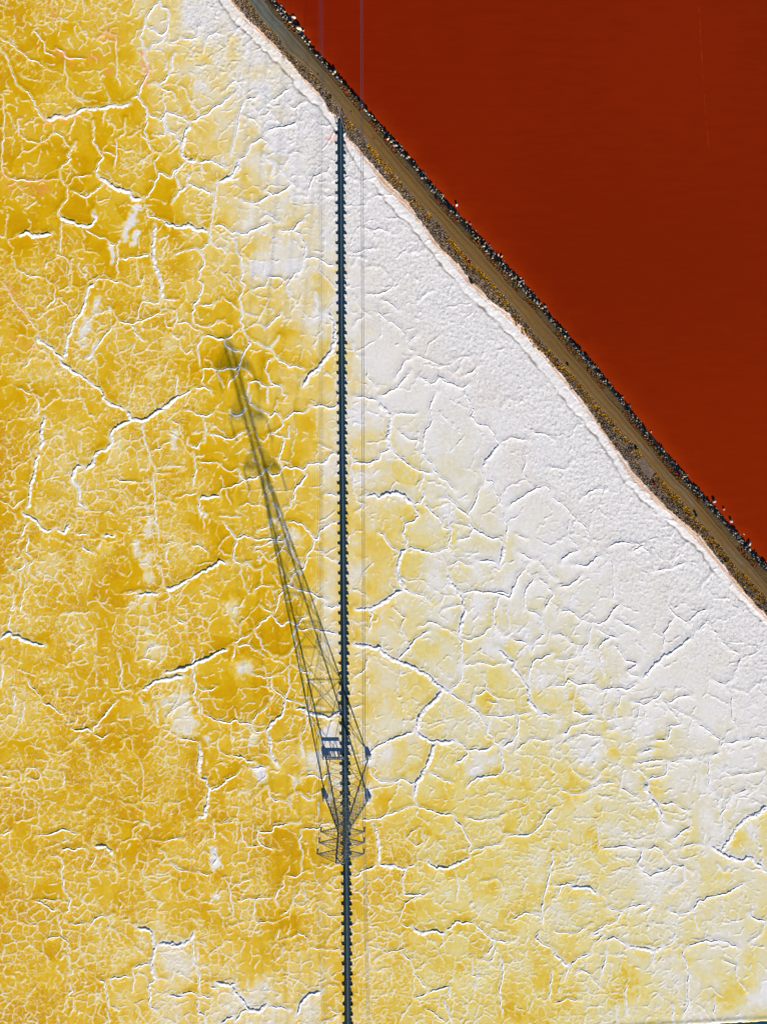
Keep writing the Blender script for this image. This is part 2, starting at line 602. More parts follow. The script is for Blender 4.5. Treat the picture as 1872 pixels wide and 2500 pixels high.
 (1350, 1450, 1.824): """3 395,380 420,345 450,310 490,275 540,250 590,210 620,200
2 620,200 625,150 600,130 545,95 515,60 495,20
2 545,95 500,160 490,190 490,250
2 625,150 600,120 640,80 690,65
2 630,165 690,120 720,170 760,220 830,270 825,320 790,390 770,400 740,400 690,370
2 770,400 795,460 790,540 820,600 830,640
1 800,420 870,440 890,490
2 30,75 70,70 120,110 165,130 230,130 270,70 300,40
2 165,130 160,200 120,260
2 190,155 240,185 285,190
2 260,190 220,210 200,240 210,300 230,370
2 270,225 320,290 370,310 330,345 390,380
2 0,180 50,190 90,220 110,270 60,290 10,290
2 0,405 45,410 60,380 110,400 180,400 210,430
2 210,435 270,415 340,425 370,400
2 350,480 400,490 450,470 490,430
2 510,490 550,460 620,450
2 480,470 530,530 570,580 520,590 510,650
2 640,570 700,610 740,650 740,690
2 740,690 760,660 830,655 900,640 952,650
2 510,745 570,735 630,735
2 510,745 500,800 420,830
3 420,830 415,860 440,910 465,950 490,1000
2 690,725 740,700
2 690,725 690,800 690,860
2 360,755 420,745 500,740
2 40,630 80,590 140,570 190,550
2 75,480 90,520 140,545 190,540
2 30,870 80,890 140,880 200,850 270,840
1 60,740 100,800 170,840 240,770
1 60,660 120,625 210,630 230,700
3 860,990 910,980 952,950
2 740,1000 770,930 800,890 870,870
2 480,940 530,930 600,970
1 370,760 420,830
1 280,820 310,870 380,910
2 240,610 290,590 270,540 300,450 270,420
1 410,570 400,500 440,470
1 760,780 790,810 850,800 940,790
1 630,560 520,500
2 690,860 730,900 740,960
2 440,655 510,648
2 380,705 450,695
1 60,290 50,340 60,380
1 280,110 330,140 380,165
1 880,430 900,400 940,390
1 370,570 380,500""",
 (830, 1950, 1.831): """2 90,90 170,85 230,65 290,45 340,30 400,45 440,65 510,75
2 335,0 340,30
3 150,110 165,170 170,230 170,290
2 60,355 100,325 170,290
3 170,290 230,295 290,310 340,290
3 390,270 430,310 480,310 540,280 580,255
2 510,80 550,140 580,200 580,245 600,225 660,215
2 290,310 275,370 285,430
2 280,430 340,430 400,420
3 320,575 370,600 410,590 470,600
2 470,590 520,550 600,555
2 600,560 650,600 690,635 750,640
2 270,680 310,720 340,790 390,850
2 690,640 650,700
2 390,870 450,850 490,840 490,890
2 330,890 390,865
2 890,600 870,620 910,650 950,670
2 720,720 730,790 710,850 715,920 730,970
2 460,900 480,940 500,1000
2 740,170 800,165 860,150 905,110 920,70 952,40
1 600,225 720,200 730,180
2 760,540 820,510 880,510
2 905,560 900,480 920,400 940,300 952,240
2 935,900 940,830 950,770
1 630,370 700,355 730,400
1 150,720 230,680 300,670
1 130,720 120,640
1 380,940 420,960 470,1000
1 610,720 680,720 700,660
1 370,140 370,190 340,210 300,180 320,150 360,130
1 510,320 530,390 520,450
1 705,120 720,150 760,160
1 560,80 620,100 700,85 740,60
1 270,560 320,575
1 590,710 590,790 640,800
1 260,550 290,470 350,430""",
 (1350, 1950, 1.824): """3 745,235 770,200 800,150 830,110 860,80 910,60 952,25
3 700,205 745,240 820,275 870,260 900,280 952,330
2 445,0 465,45 490,100 510,120
2 530,185 560,150 600,125 610,90
2 390,320 430,345 490,320 530,295 580,300 580,370 520,405
2 410,225 450,210 490,240 525,285
2 0,385 40,380 90,380
3 80,395 120,395 165,395 195,430
2 40,390 20,430
2 240,485 300,505 330,485 420,465
2 300,505 280,540 220,570 170,600
2 170,610 210,590
2 230,630 270,620 310,640 330,660
3 330,660 390,665 440,675 490,660
2 390,510 440,480
2 510,490 560,510 620,500
2 620,500 650,455 720,430 790,410 850,380
2 870,510 910,535 952,555
2 570,650 580,710 595,780 600,860 600,910 575,970
2 445,680 445,740
2 325,830 320,900 325,960
3 0,680 30,715 70,745
2 70,745 50,810
2 70,745 110,710 160,690
2 220,780 230,720 240,680
2 210,225 270,215 330,215 390,225
1 190,100 200,180 200,220
2 400,220 380,280 390,320
2 590,660 640,640 720,630 780,640 830,670
2 530,920 535,990
1 715,880 715,980
1 570,220 620,195 670,210
1 750,60 755,150
1 870,640 930,600 940,550
1 750,720 810,740 820,800 860,860
1 640,580 630,520
1 0,590 100,600 160,560
1 170,690 180,640 230,600
1 620,330 580,300
1 730,290 760,330 780,310
1 0,910 60,890 120,900
1 110,760 160,780 220,850
1 280,920 280,1000""",
}

# ------------------------------------------------------------------ helpers
rng = np.random.default_rng(7)
random.seed(7)

def gx(px, py, z=0.0):
    f = S * (H - z) / H
    return ((np.asarray(px, float) - NX) * f, (NY - np.asarray(py, float)) * f)

def G(px, py, z=0.0):
    x, y = gx(px, py, z)
    return Vector((float(x), float(y), z))

def lin(c):
    c = np.asarray(c, float) / 255.0
    return np.where(c <= 0.04045, c / 12.92, ((c + 0.055) / 1.055) ** 2.4)

def hash2(ix, iy, seed=0):
    ix = np.asarray(ix).astype(np.int64); iy = np.asarray(iy).astype(np.int64)
    h = (ix * 374761393 + iy * 668265263 + seed * 974634541) & 0xFFFFFFFF
    h = ((h ^ (h >> 13)) * 1274126177) & 0xFFFFFFFF
    h = ((h ^ (h >> 15)) * 2246822519) & 0xFFFFFFFF
    h = h ^ (h >> 16)
    return h.astype(np.float64) / 4294967296.0

def vnoise(x, y, seed=0):
    ix = np.floor(x); iy = np.floor(y)
    fx = x - ix; fy = y - iy
    fx = fx * fx * fx * (fx * (fx * 6 - 15) + 10); fy = fy * fy * fy * (fy * (fy * 6 - 15) + 10)
    a = hash2(ix, iy, seed); b = hash2(ix + 1, iy, seed)
    c = hash2(ix, iy + 1, seed); d = hash2(ix + 1, iy + 1, seed)
    return (a + (b - a) * fx + (c - a) * fy + (a - b - c + d) * fx * fy) * 2 - 1

def fbm(x, y, seed=0, oct=3):
    s = 0; a = 1.0; t = 0
    for i in range(oct):
        s = s + a * vnoise(x * 2 ** i + 17.3 * i, y * 2 ** i - 9.1 * i, seed + i * 13)
        t += a; a *= 0.5
    return s / t

def sstep(a, b, x):
    t = np.clip((x - a) / (b - a), 0, 1)
    return t * t * (3 - 2 * t)

def voro(x, y, size, seed, jit=0.95):
    """distance to the nearest cell border, a random number per border and one per cell"""
    u = x / size; v = y / size
    iu = np.floor(u); iv = np.floor(v)
    d1 = np.full(u.shape, 1e9); d2 = np.full(u.shape, 1e9)
    ax = np.zeros_like(u); ay = np.zeros_like(u); bx = np.zeros_like(u); by = np.zeros_like(u)
    ia = np.zeros(u.shape); ib = np.zeros(u.shape)
    for dj in (-1, 0, 1):
        for di in (-1, 0, 1):
            ci = iu + di; cj = iv + dj
            px = ci + 0.5 + (hash2(ci, cj, seed) - 0.5) * jit
            py = cj + 0.5 + (hash2(ci, cj, seed + 101) - 0.5) * jit
            idn = hash2(ci, cj, seed + 202)
            d = (px - u) ** 2 + (py - v) ** 2
            m1 = d < d1
            m2 = (~m1) & (d < d2)
            d2 = np.where(m1, d1, np.where(m2, d, d2))
            bx = np.where(m1, ax, np.where(m2, px, bx)); by = np.where(m1, ay, np.where(m2, py, by))
            ib = np.where(m1, ia, np.where(m2, idn, ib))
            d1 = np.where(m1, d, d1)
            ax = np.where(m1, px, ax); ay = np.where(m1, py, ay); ia = np.where(m1, idn, ia)
    ex = bx - ax; ey = by - ay
    el = np.sqrt(ex * ex + ey * ey) + 1e-6
    de = np.abs(((ax + bx) / 2 - u) * ex + ((ay + by) / 2 - v) * ey) / el * size
    eh = np.modf((ia + ib) * 7919.137 + ia * ib * 104.729)[0]
    return de, eh, ia

def tag(o, label=None, cat=None, group=None, kind=None):
    if label: o['label'] = label
    if cat: o['category'] = cat
    if group: o['group'] = group
    if kind: o['kind'] = kind
    return o

def link(name, me, parent=None, mat=None):
    o = bpy.data.objects.new(name, me)
    COL.objects.link(o)
    if parent is not None: o.parent = parent
    if mat is not None:
        if me.materials: me.materials[0] = mat
        else: me.materials.append(mat)
    return o

def empty(name, loc=(0, 0, 0)):
    o = bpy.data.objects.new(name, None)
    COL.objects.link(o)
    o.empty_display_size = 0.3
    o.location = loc
    return o

def mesh_np(name, verts, faces, colors=None, smooth=False, alpha=None, extra=None):
    """faces: (n,3) or (n,4) index array; colors: (nverts,3) linear"""
    verts = np.asarray(verts, np.float32); faces = np.asarray(faces, np.int32)
    me = bpy.data.meshes.new(name)
    k = faces.shape[1]
    me.vertices.add(len(verts)); me.vertices.foreach_set('co', verts.ravel())
    me.loops.add(faces.size); me.loops.foreach_set('vertex_index', faces.ravel())
    me.polygons.add(len(faces))
    me.polygons.foreach_set('loop_start', np.arange(0, faces.size, k, dtype=np.int32))
    if smooth:
        me.polygons.foreach_set('use_smooth', np.ones(len(faces), bool))
    if colors is not None:
        at = me.color_attributes.new('tint', 'FLOAT_COLOR', 'POINT')
        c4 = np.ones((len(verts), 4), np.float32); c4[:, :3] = colors
        if alpha is not None: c4[:, 3] = alpha
        at.data.foreach_set('color', c4.ravel())
    if extra is not None:
        ea = me.attributes.new(extra[0], 'FLOAT', 'POINT'); ea.data.foreach_set('value', np.asarray(extra[1], np.float32))
    me.update(calc_edges=True)
    return me

class MB:
    """collects boxes, bars, tubes and prisms into one mesh"""
    def __init__(s): s.v = []; s.f = []
    def _add(s, vs, fs):
        b = len(s.v); s.v += [tuple(v) for v in vs]; s.f += [tuple(i + b for i in f) for f in fs]
    def box(s, c, size, rz=0.0):
        cx, cy, cz = c; hx, hy, hz = size[0] / 2, size[1] / 2, size[2] / 2
        ca, sa = math.cos(rz), math.sin(rz)
        vs_ = []
        for dz in (-hz, hz):
            for dx, dy in ((-hx, -hy), (hx, -hy), (hx, hy), (-hx, hy)):
                vs_.append((cx + dx * ca - dy * sa, cy + dx * sa + dy * ca, cz + dz))
        s._add(vs_, [(3, 2, 1, 0), (4, 5, 6, 7), (0, 1, 5, 4), (1, 2, 6, 5), (2, 3, 7, 6), (3, 0, 4, 7)])
    def bar(s, a, b, w, h=None, n=4):
        a = Vector(a); b = Vector(b); h = h or w
        d = (b - a)
        if d.length < 1e-6: return
        d.normalize()
        up = Vector((0, 0, 1)) if abs(d.z) < 0.95 else Vector((0, 1, 0))
        sx = d.cross(up).normalized(); sy = sx.cross(d).normalized()
        vs_ = []
        for p in (a, b):
            for i in range(n):
                an = 2 * math.pi * (i + 0.5) / n
                vs_.append(p + sx * (math.cos(an) * w / 2 * 1.414 if n == 4 else math.cos(an) * w / 2)
                           + sy * (math.sin(an) * h / 2 * 1.414 if n == 4 else math.sin(an) * h / 2))
        fs = [tuple(range(n - 1, -1, -1)), tuple(range(n, 2 * n))]
        for i in range(n):
            j = (i + 1) % n
            fs.append((i, j, n + j, n + i))
        s._add(vs_, fs)
    def prism(s, pts, a, b):
        """polygon pts extruded from offset a to offset b"""
        n = len(pts); a = Vector(a); b = Vector(b)
        vs_ = [Vector(p) + a for p in pts] + [Vector(p) + b for p in pts]
        fs = [tuple(range(n - 1, -1, -1)), tuple(range(n, 2 * n))]
        for i in range(n):
            j = (i + 1) % n
            fs.append((i, j, n + j, n + i))
        s._add(vs_, fs)
    def mesh(s, name):
        me = bpy.data.meshes.new(name)
        me.from_pydata(s.v, [], s.f); me.update()
        return me
    def build(s, name, mat, parent=None):
        return link(name, s.mesh(name), parent, mat)

# ------------------------------------------------------------------ materials
def new_mat(name):
    m = bpy.data.materials.new(name); m.use_nodes = True
    nt = m.node_tree
    return m, nt, nt.nodes['Principled BSDF']

def tint_mat(name, rough=0.8, spec=0.3, var=0.12, scale=3.0, bump=0.0, bscale=6.0, bdist=0.05):
    """base colour comes from the 'tint' attribute, broken up by noise"""
    m, nt, b = new_mat(name)
    at = nt.nodes.new('ShaderNodeAttribute'); at.attribute_name = 'tint'
    tc = nt.nodes.new('ShaderNodeTexCoord')
    nz = nt.nodes.new('ShaderNodeTexNoise'); nz.inputs['Scale'].default_value = scale
    nz.inputs['Detail'].default_value = 5.0; nz.inputs['Roughness'].default_value = 0.65
    mr = nt.nodes.new('ShaderNodeMapRange')
    mr.inputs['From Min'].default_value = 0.25; mr.inputs['From Max'].default_value = 0.75
    mr.inputs['To Min'].default_value = 1.0 - var; mr.inputs['To Max'].default_value = 1.0 + var
    mx = nt.nodes.new('ShaderNodeMix'); mx.data_type = 'RGBA'; mx.blend_type = 'MULTIPLY'
    mx.inputs['Factor'].default_value = 1.0
    L = nt.links.new
    L(tc.outputs['Object'], nz.inputs['Vector']); L(nz.outputs['Fac'], mr.inputs['Value'])
    L(at.outputs['Color'], mx.inputs['A']); L(mr.outputs['Result'], mx.inputs['B'])
    L(mx.outputs['Result'], b.inputs['Base Color'])
    b.inputs['Roughness'].default_value = rough
    b.inputs['Specular IOR Level'].default_value = spec
    if bump > 0:
        n2 = nt.nodes.new('ShaderNodeTexNoise'); n2.inputs['Scale'].default_value = bscale
        n2.inputs['Detail'].default_value = 4.0
        bp = nt.nodes.new('ShaderNodeBump'); bp.inputs['Strength'].default_value = bump
        bp.inputs['Distance'].default_value = bdist
        L(tc.outputs['Object'], n2.inputs['Vector']); L(n2.outputs['Fac'], bp.inputs['Height'])
        L(bp.outputs['Normal'], b.inputs['Normal'])
    return m

def flat_mat(name, col, rough=0.7, spec=0.3, metal=0.0, var=0.15, scale=4.0, stretch=None):
    m, nt, b = new_mat(name)
    tc = nt.nodes.new('ShaderNodeTexCoord')
    nz = nt.nodes.new('ShaderNodeTexNoise'); nz.inputs['Scale'].default_value = scale
    nz.inputs['Detail'].default_value = 4.0
    cr = nt.nodes.new('ShaderNodeValToRGB')
    c = np.asarray(col, float)
    cr.color_ramp.elements[0].position = 0.3; cr.color_ramp.elements[1].position = 0.7
    cr.color_ramp.elements[0].color = (*np.clip(c * (1 - var), 0, 1), 1)
    cr.color_ramp.elements[1].color = (*np.clip(c * (1 + var), 0, 1), 1)
    L = nt.links.new
    if stretch:
        mp = nt.nodes.new('ShaderNodeMapping'); mp.inputs['Scale'].default_value = stretch
        L(tc.outputs['Object'], mp.inputs['Vector']); L(mp.outputs['Vector'], nz.inputs['Vector'])
    else:
        L(tc.outputs['Object'], nz.inputs['Vector'])
    L(nz.outputs['Fac'], cr.inputs['Fac']); L(cr.outputs['Color'], b.inputs['Base Color'])
    b.inputs['Roughness'].default_value = rough; b.inputs['Specular IOR Level'].default_value = spec
    b.inputs['Metallic'].default_value = metal
    return m

def salt_material():
    """crust colour from 'tint'; its alpha says how finely wrinkled, 'crk' how finely cracked the crust is"""
    m, nt, b = new_mat('salt_crust')
    N = nt.nodes.new; L = nt.links.new
    def math_(op, a, c=None, clamp=False):
        n = N('ShaderNodeMath'); n.operation = op; n.use_clamp = clamp
        for k, v in ((0, a), (1, c)):
            if v is None: continue
            if isinstance(v, (int, float)): n.inputs[k].default_value = v
            else: L(v, n.inputs[k])
        return n.outputs[0]
    def mapr(v, a, c, d, e):
        n = N('ShaderNodeMapRange'); n.interpolation_type = 'SMOOTHSTEP'
        L(v, n.inputs['Value'])
        for k, q in (('From Min', a), ('From Max', c), ('To Min', d), ('To Max', e)): n.inputs[k].default_value = q
        return n.outputs[0]
    def noise(vec, sc, det=3.0, ro=0.5):
        n = N('ShaderNodeTexNoise'); n.inputs['Scale'].default_value = sc; n.inputs['Detail'].default_value = det; n.inputs['Roughness'].default_value = ro
        L(vec, n.inputs['Vector']); return n
    def edge(vec, sc):
        n = N('ShaderNodeTexVoronoi'); n.voronoi_dimensions = '2D'; n.feature = 'DISTANCE_TO_EDGE'
        n.inputs['Scale'].default_value = sc; L(vec, n.inputs['Vector']); return n.outputs['Distance']
    at = N('ShaderNodeAttribute'); at.attribute_name = 'tint'
    ck = N('ShaderNodeAttribute'); ck.attribute_name = 'crk'
    tc = N('ShaderNodeTexCoord'); P = tc.outputs['Object']
    wv = N('ShaderNodeVectorMath'); wv.operation = 'MULTIPLY_ADD'
    L(noise(P, 1.3, 3).outputs['Color'], wv.inputs[0]); wv.inputs[1].default_value = (0.75, 0.75, 0); L(P, wv.inputs[2])
    Wp = wv.outputs[0]
    brk = noise(P, 0.9, 2).outputs['Fac']; brk2 = noise(P, 1.7, 2).outputs['Fac']
    l1 = math_('MULTIPLY', mapr(edge(Wp, 1.0), 0.012, 0.062, 1, 0), mapr(brk, 0.42, 0.56, 0.1, 1))
    l2 = math_('MULTIPLY', mapr(edge(Wp, 1.9), 0.02, 0.085, 1, 0), mapr(brk2, 0.52, 0.64, 0, 0.7))
    fine = math_('MULTIPLY', math_('MAXIMUM', l1, l2), at.outputs['Alpha'], True)
    cl = math_('MULTIPLY', mapr(edge(Wp, 1.25), 0.012, 0.062, 1, 0), mapr(brk2, 0.40, 0.58, 0.05, 1))
    crack = math_('MULTIPLY', cl, ck.outputs['Fac'], True)
    mot = noise(P, 1.6, 5, 0.65).outputs['Fac']
    tone = N('ShaderNodeMix'); tone.data_type = 'RGBA'; tone.blend_type = 'MULTIPLY'; tone.inputs['Factor'].default_value = 1
    L(at.outputs['Color'], tone.inputs['A']); L(mapr(mot, 0.25, 0.75, 0.93, 1.07), tone.inputs['B'])
    m1 = N('ShaderNodeMix'); m1.data_type = 'RGBA'
    L(math_('MULTIPLY', fine, 0.5), m1.inputs['Factor']); L(tone.outputs['Result'], m1.inputs['A']); m1.inputs['B'].default_value = (0.80, 0.76, 0.68, 1)
    m2 = N('ShaderNodeMix'); m2.data_type = 'RGBA'
    L(math_('MULTIPLY', crack, 0.62), m2.inputs['Factor']); L(m1.outputs['Result'], m2.inputs['A']); m2.inputs['B'].default_value = (0.16, 0.18, 0.20, 1)
    L(m2.outputs['Result'], b.inputs['Base Color'])
    h = math_('ADD', math_('MULTIPLY', noise(P, 5.0, 4).outputs['Fac'], 0.42), math_('SUBTRACT', math_('MULTIPLY', fine, 0.8), math_('MULTIPLY', crack, 0.7)))
    bp = N('ShaderNodeBump'); bp.inputs['Strength'].default_value = 0.26; bp.inputs['Distance'].default_value = 0.05
    L(h, bp.inputs['Height']); L(bp.outputs['Normal'], b.inputs['Normal'])
    b.inputs['Roughness'].default_value = 0.9; b.inputs['Specular IOR Level'].default_value = 0.08
    return m
M_SALT = salt_material()
M_BANK = tint_mat('levee_earth', rough=0.95, spec=0.1, var=0.3, scale=2.5, bump=0.6, bscale=4.0, bdist=0.12)
M_ROAD = tint_mat('packed_dirt', rough=0.95, spec=0.1, var=0.14, scale=2.0, bump=0.3, bscale=5.0, bdist=0.05)
M_ROCK = tint_mat('riprap_rock', rough=0.9, spec=0.2, var=0.22, scale=5.0, bump=0.3, bscale=9.0, bdist=0.03)
M_VEG = tint_mat('dry_plants', rough=0.95, spec=0.05, var=0.2, scale=3.0)
M_TIMBER = flat_mat('tarred_timber', (0.006, 0.026, 0.040), rough=0.85, spec=0.15, var=0.35, scale=6.0)
M_PLANK = flat_mat('weathered_plank', (0.055, 0.098, 0.130), rough=0.85, spec=0.2, var=0.2, scale=5.0, stretch=(6, 0.6, 1))
M_RAIL = flat_mat('weathered_rail', (0.030, 0.066, 0.090), rough=0.8, spec=0.2, var=0.3, scale=4.0)
M_STEEL = flat_mat('galvanised_steel', (0.075, 0.112, 0.135), rough=0.6, spec=0.35, metal=0.1, var=0.15, scale=2.0)
M_WIRE = flat_mat('aluminium_wire', (0.13, 0.125, 0.15), rough=0.45, spec=0.5, metal=0.5, var=0.05, scale=1.0)
M_INS = flat_mat('grey_porcelain', (0.03, 0.042, 0.055), rough=0.45, spec=0.5, var=0.1, scale=8.0)
M_LAND = flat_mat('bleached_plank', (0.20, 0.235, 0.27), rough=0.85, spec=0.2, var=0.15, scale=5.0, stretch=(0.6, 6, 1))
M_CONC = flat_mat('footing_concrete', (0.55, 0.54, 0.52), rough=0.85, spec=0.2, var=0.12, scale=5.0)
M_WHITE = flat_mat('white_painted_board', (0.8, 0.8, 0.8), rough=0.6, var=0.05)

# ------------------------------------------------------------------ levee lines (map units) -> along / across coordinates
DV = np.array([0.655, -0.756]); DV = DV / np.linalg.norm(DV)
NV = np.array([0.756, 0.655]); NV = NV / np.linalg.norm(NV)
O_X, O_Y = [float(q) for q in gx(1200, 690)]
LINES = {
 'C': (0.05, [(536,0),(565,46),(616,93),(669,147),(698,180),(732,222),(785,270),(821,319),(852,369),(868,400),(886,426),(913,455),(939,484),(1009,561),(1045,607),(1072,641),(1109,679),(1130,712),(1163,739),(1196,770),(1287,861),(1359,957),(1449,1059),(1500,1129),(1527,1183),(1572,1225),(1621,1263),(1668,1311),(1713,1349),(1743,1396),(1781,1441),(1826,1484),(1859,1519)]),
 'S': (0.10, [(558,0),(597,51),(645,97),(693,142),(732,184),(754,217),(790,246),(802,278),(826,297),(844,340),(866,366),(899,406),(931,454),(960,480),(1000,520),(1027,552),(1060,601),(1094,634),(1127,676),(1145,699),(1181,732),(1235,777),(1293,835),(1376,938),(1437,1014),(1500,1102),(1522,1147),(1561,1192),(1608,1236),(1653,1277),(1698,1320),(1743,1373),(1770,1407),(1803,1445),(1850,1497),(1872,1517)]),
 'V': (0.30, [(567,0),(603,46),(657,94),(700,140),(743,193),(780,229),(806,273),(830,290),(846,336),(868,355),(886,376),(913,406),(939,436),(960,458),(1000,500),(1020,533),(1051,574),(1080,610),(1116,643),(1152,690),(1172,706),(1199,737),(1250,772),(1299,828),(1383,930),(1443,1008),(1500,1092),(1530,1131),(1541,1150),(1585,1196),(1626,1240),(1668,1275),(1713,1313),(1745,1356),(1781,1398),(1814,1443),(1850,1482),(1872,1506)]),
 'RL': (1.10, [(606,0),(635,41),(681,89),(705,128),(741,155),(773,188),(814,239),(838,268),(862,297),(889,330),(910,354),(946,399),(1011,480),(1036,504),(1072,543),(1109,589),(1136,621),(1163,648),(1196,679),(1236,723),(1299,807),(1377,891),(1467,993),(1518,1050),(1554,1090),(1590,1140),(1626,1183),(1671,1227),(1713,1275),(1754,1326),(1796,1380),(1837,1423),(1872,1461)]),
 'RR': (1.15, [(645,0),(674,36),(712,77),(751,123),(785,162),(826,208),(862,249),(900,297),(945,354),(1000,415),(1054,480),(1082,511),(1127,562),(1163,596),(1190,630),(1217,661),(1254,705),(1297,748),(1353,813),(1437,909),(1527,1017),(1597,1104),(1639,1156),(1680,1196),(1725,1250),(1770,1304),(1814,1358),(1850,1396),(1872,1423)]),
 'R2': (1.05, [(654,0),(684,36),(722,77),(760,123),(793,160),(836,206),(872,247),(908,293),(955,352),(1010,412),(1062,480),(1091,507),(1118,540),(1150,574),(1181,610),(1214,643),(1248,681),(1275,710),(1300,734),(1362,806),(1447,902),(1537,1012),(1561,1050),(1601,1097),(1639,1140),(1680,1189),(1725,1236),(1765,1279),(1810,1333),(1846,1373),(1872,1396)]),
 'W': (0.15, [(674,0),(708,34),(739,72),(766,116),(795,150),(826,184),(857,225),(891,261),(913,285),(937,312),(960,333),(1018,400),(1087,480),(1109,502),(1150,549),(1196,598),(1226,630),(1263,668),(1299,711),(1389,819),(1479,921),(1569,1029),(1585,1050),(1621,1090),(1657,1133),(1695,1180),(1736,1225),(1770,1263),(1814,1315),(1850,1353),(1872,1369)]),
}
LTN = {}
for k_, (z_, pts_) in LINES.items():
    p_ = np.array(pts_, float)
    x_, y_ = gx(p_[:, 0], p_[:, 1], z_)
    t_ = (x_ - O_X) * DV[0] + (y_ - O_Y) * DV[1]
    n_ = (x_ - O_X) * NV[0] + (y_ - O_Y) * NV[1]
    o_ = np.argsort(t_)
    LTN[k_] = (t_[o_], n_[o_])

def nline(k, t):
    a, b = LTN[k]
    return np.interp(t, a, b)
def tn(x, y):
    return (x - O_X) * DV[0] + (y - O_Y) * DV[1], (x - O_X) * NV[0] + (y - O_Y) * NV[1]
def xy(t, n):
    return O_X + t * DV[0] + n * NV[0], O_Y + t * DV[1] + n * NV[1]

# ------------------------------------------------------------------ the salt flat: where it is white or yellow, smooth or wrinkled
YR = [0, 300, 500, 700, 900, 1100, 1300, 1500, 1700, 1900, 2100, 2300, 2500]
WROWS = [
 [(0,.14),(150,.2),(312,.42),(420,.72),(500,.95),(2000,1)],
 [(0,.12),(200,.16),(312,.22),(400,.4),(460,.5),(560,.65),(640,.85),(780,1),(2000,1)],
 [(0,.07),(200,.14),(312,.2),(430,.24),(500,.42),(580,.62),(660,.72),(760,.92),(860,1),(2000,1)],
 [(0,.1),(200,.15),(400,.2),(520,.3),(600,.4),(700,.55),(800,.8),(870,.97),(1250,1),(2000,1)],
 [(0,.1),(60,.2),(200,.22),(312,.16),(500,.19),(620,.26),(720,.42),(800,.55),(850,.82),(930,.96),(1100,1),(2000,1)],
 [(0,.02),(75,.04),(105,.3),(220,.3),(312,.2),(500,.18),(624,.24),(740,.36),(800,.55),(870,.72),(960,.82),(1100,.9),(1250,1),(2000,1)],
 [(0,.04),(60,.1),(100,.28),(250,.2),(312,.2),(500,.2),(624,.22),(730,.34),(810,.6),(870,.66),(950,.6),(1010,.56),(1100,.74),(1300,.92),(1500,1),(2000,1)],
 [(0,.16),(40,.3),(130,.24),(250,.12),(400,.16),(500,.22),(624,.15),(740,.28),(810,.56),(880,.58),(960,.64),(1100,.7),(1250,.82),(1400,.87),(1600,.96),(1872,1)],
 [(0,.32),(60,.26),(130,.12),(250,.1),(400,.2),(500,.2),(600,.18),(680,.08),(760,.26),(820,.48),(880,.56),(960,.62),(1100,.55),(1250,.66),(1400,.7),(1600,.9),(1872,.97)],
 [(0,.16),(150,.12),(312,.1),(430,.1),(520,.2),(624,.24),(700,.3),(800,.38),(880,.44),(1000,.5),(1100,.34),(1250,.4),(1400,.45),(1560,.7),(1700,.86),(1872,.86)],
 [(0,.12),(200,.14),(312,.16),(500,.2),(624,.16),(700,.08),(760,.14),(810,.28),(880,.16),(1000,.25),(1100,.34),(1250,.36),(1400,.52),(1560,.66),(1872,.7)],
 [(0,.1),(200,.2),(312,.28),(400,.5),(480,.42),(560,.26),(700,.24),(800,.24),(900,.32),(1000,.32),(1100,.36),(1250,.34),(1400,.45),(1560,.58),(1700,.6),(1872,.66)],
 [(0,.1),(120,.14),(250,.28),(400,.5),(560,.6),(700,.6),(790,.56),(850,.36),(1000,.3),(1100,.36),(1250,.26),(1400,.32),(1560,.55),(1700,.66),(1872,.85)],
]
YF = [0, 300, 600, 900, 1200, 1500, 1800, 2100, 2400]
FROWS = [
 [(0,.9),(312,.8),(500,.5),(700,.4),(900,.2)],
 [(0,.6),(200,.5),(312,.6),(500,.6),(700,.5),(900,.3)],
 [(0,.7),(200,.6),(400,.6),(560,.4),(700,.4),(800,.2),(1000,.3),(1200,.4)],
 [(0,.8),(200,.9),(400,.9),(560,.4),(700,.35),(850,.2),(1100,.3),(1300,.5)],
 [(0,.8),(200,.9),(400,1),(560,.6),(700,.35),(850,.3),(1000,.22),(1200,.35),(1500,.5)],
 [(0,.7),(200,1),(400,.9),(560,.6),(700,.35),(850,.35),(1000,.3),(1200,.4),(1500,.42),(1872,.5)],
 [(0,.9),(200,1),(400,.9),(560,.7),(700,.5),(850,.45),(1000,.45),(1200,.7),(1500,.6),(1872,.4)],
 [(0,1),(200,1),(400,.9),(560,.9),(700,.6),(850,.7),(1000,.8),(1200,.95),(1500,.9),(1872,.7)],
 [(0,1),(560,1),(700,.9),(850,.9),(1000,.9),(1200,1),(1500,.9),(1700,.5),(1872,.5)],
]
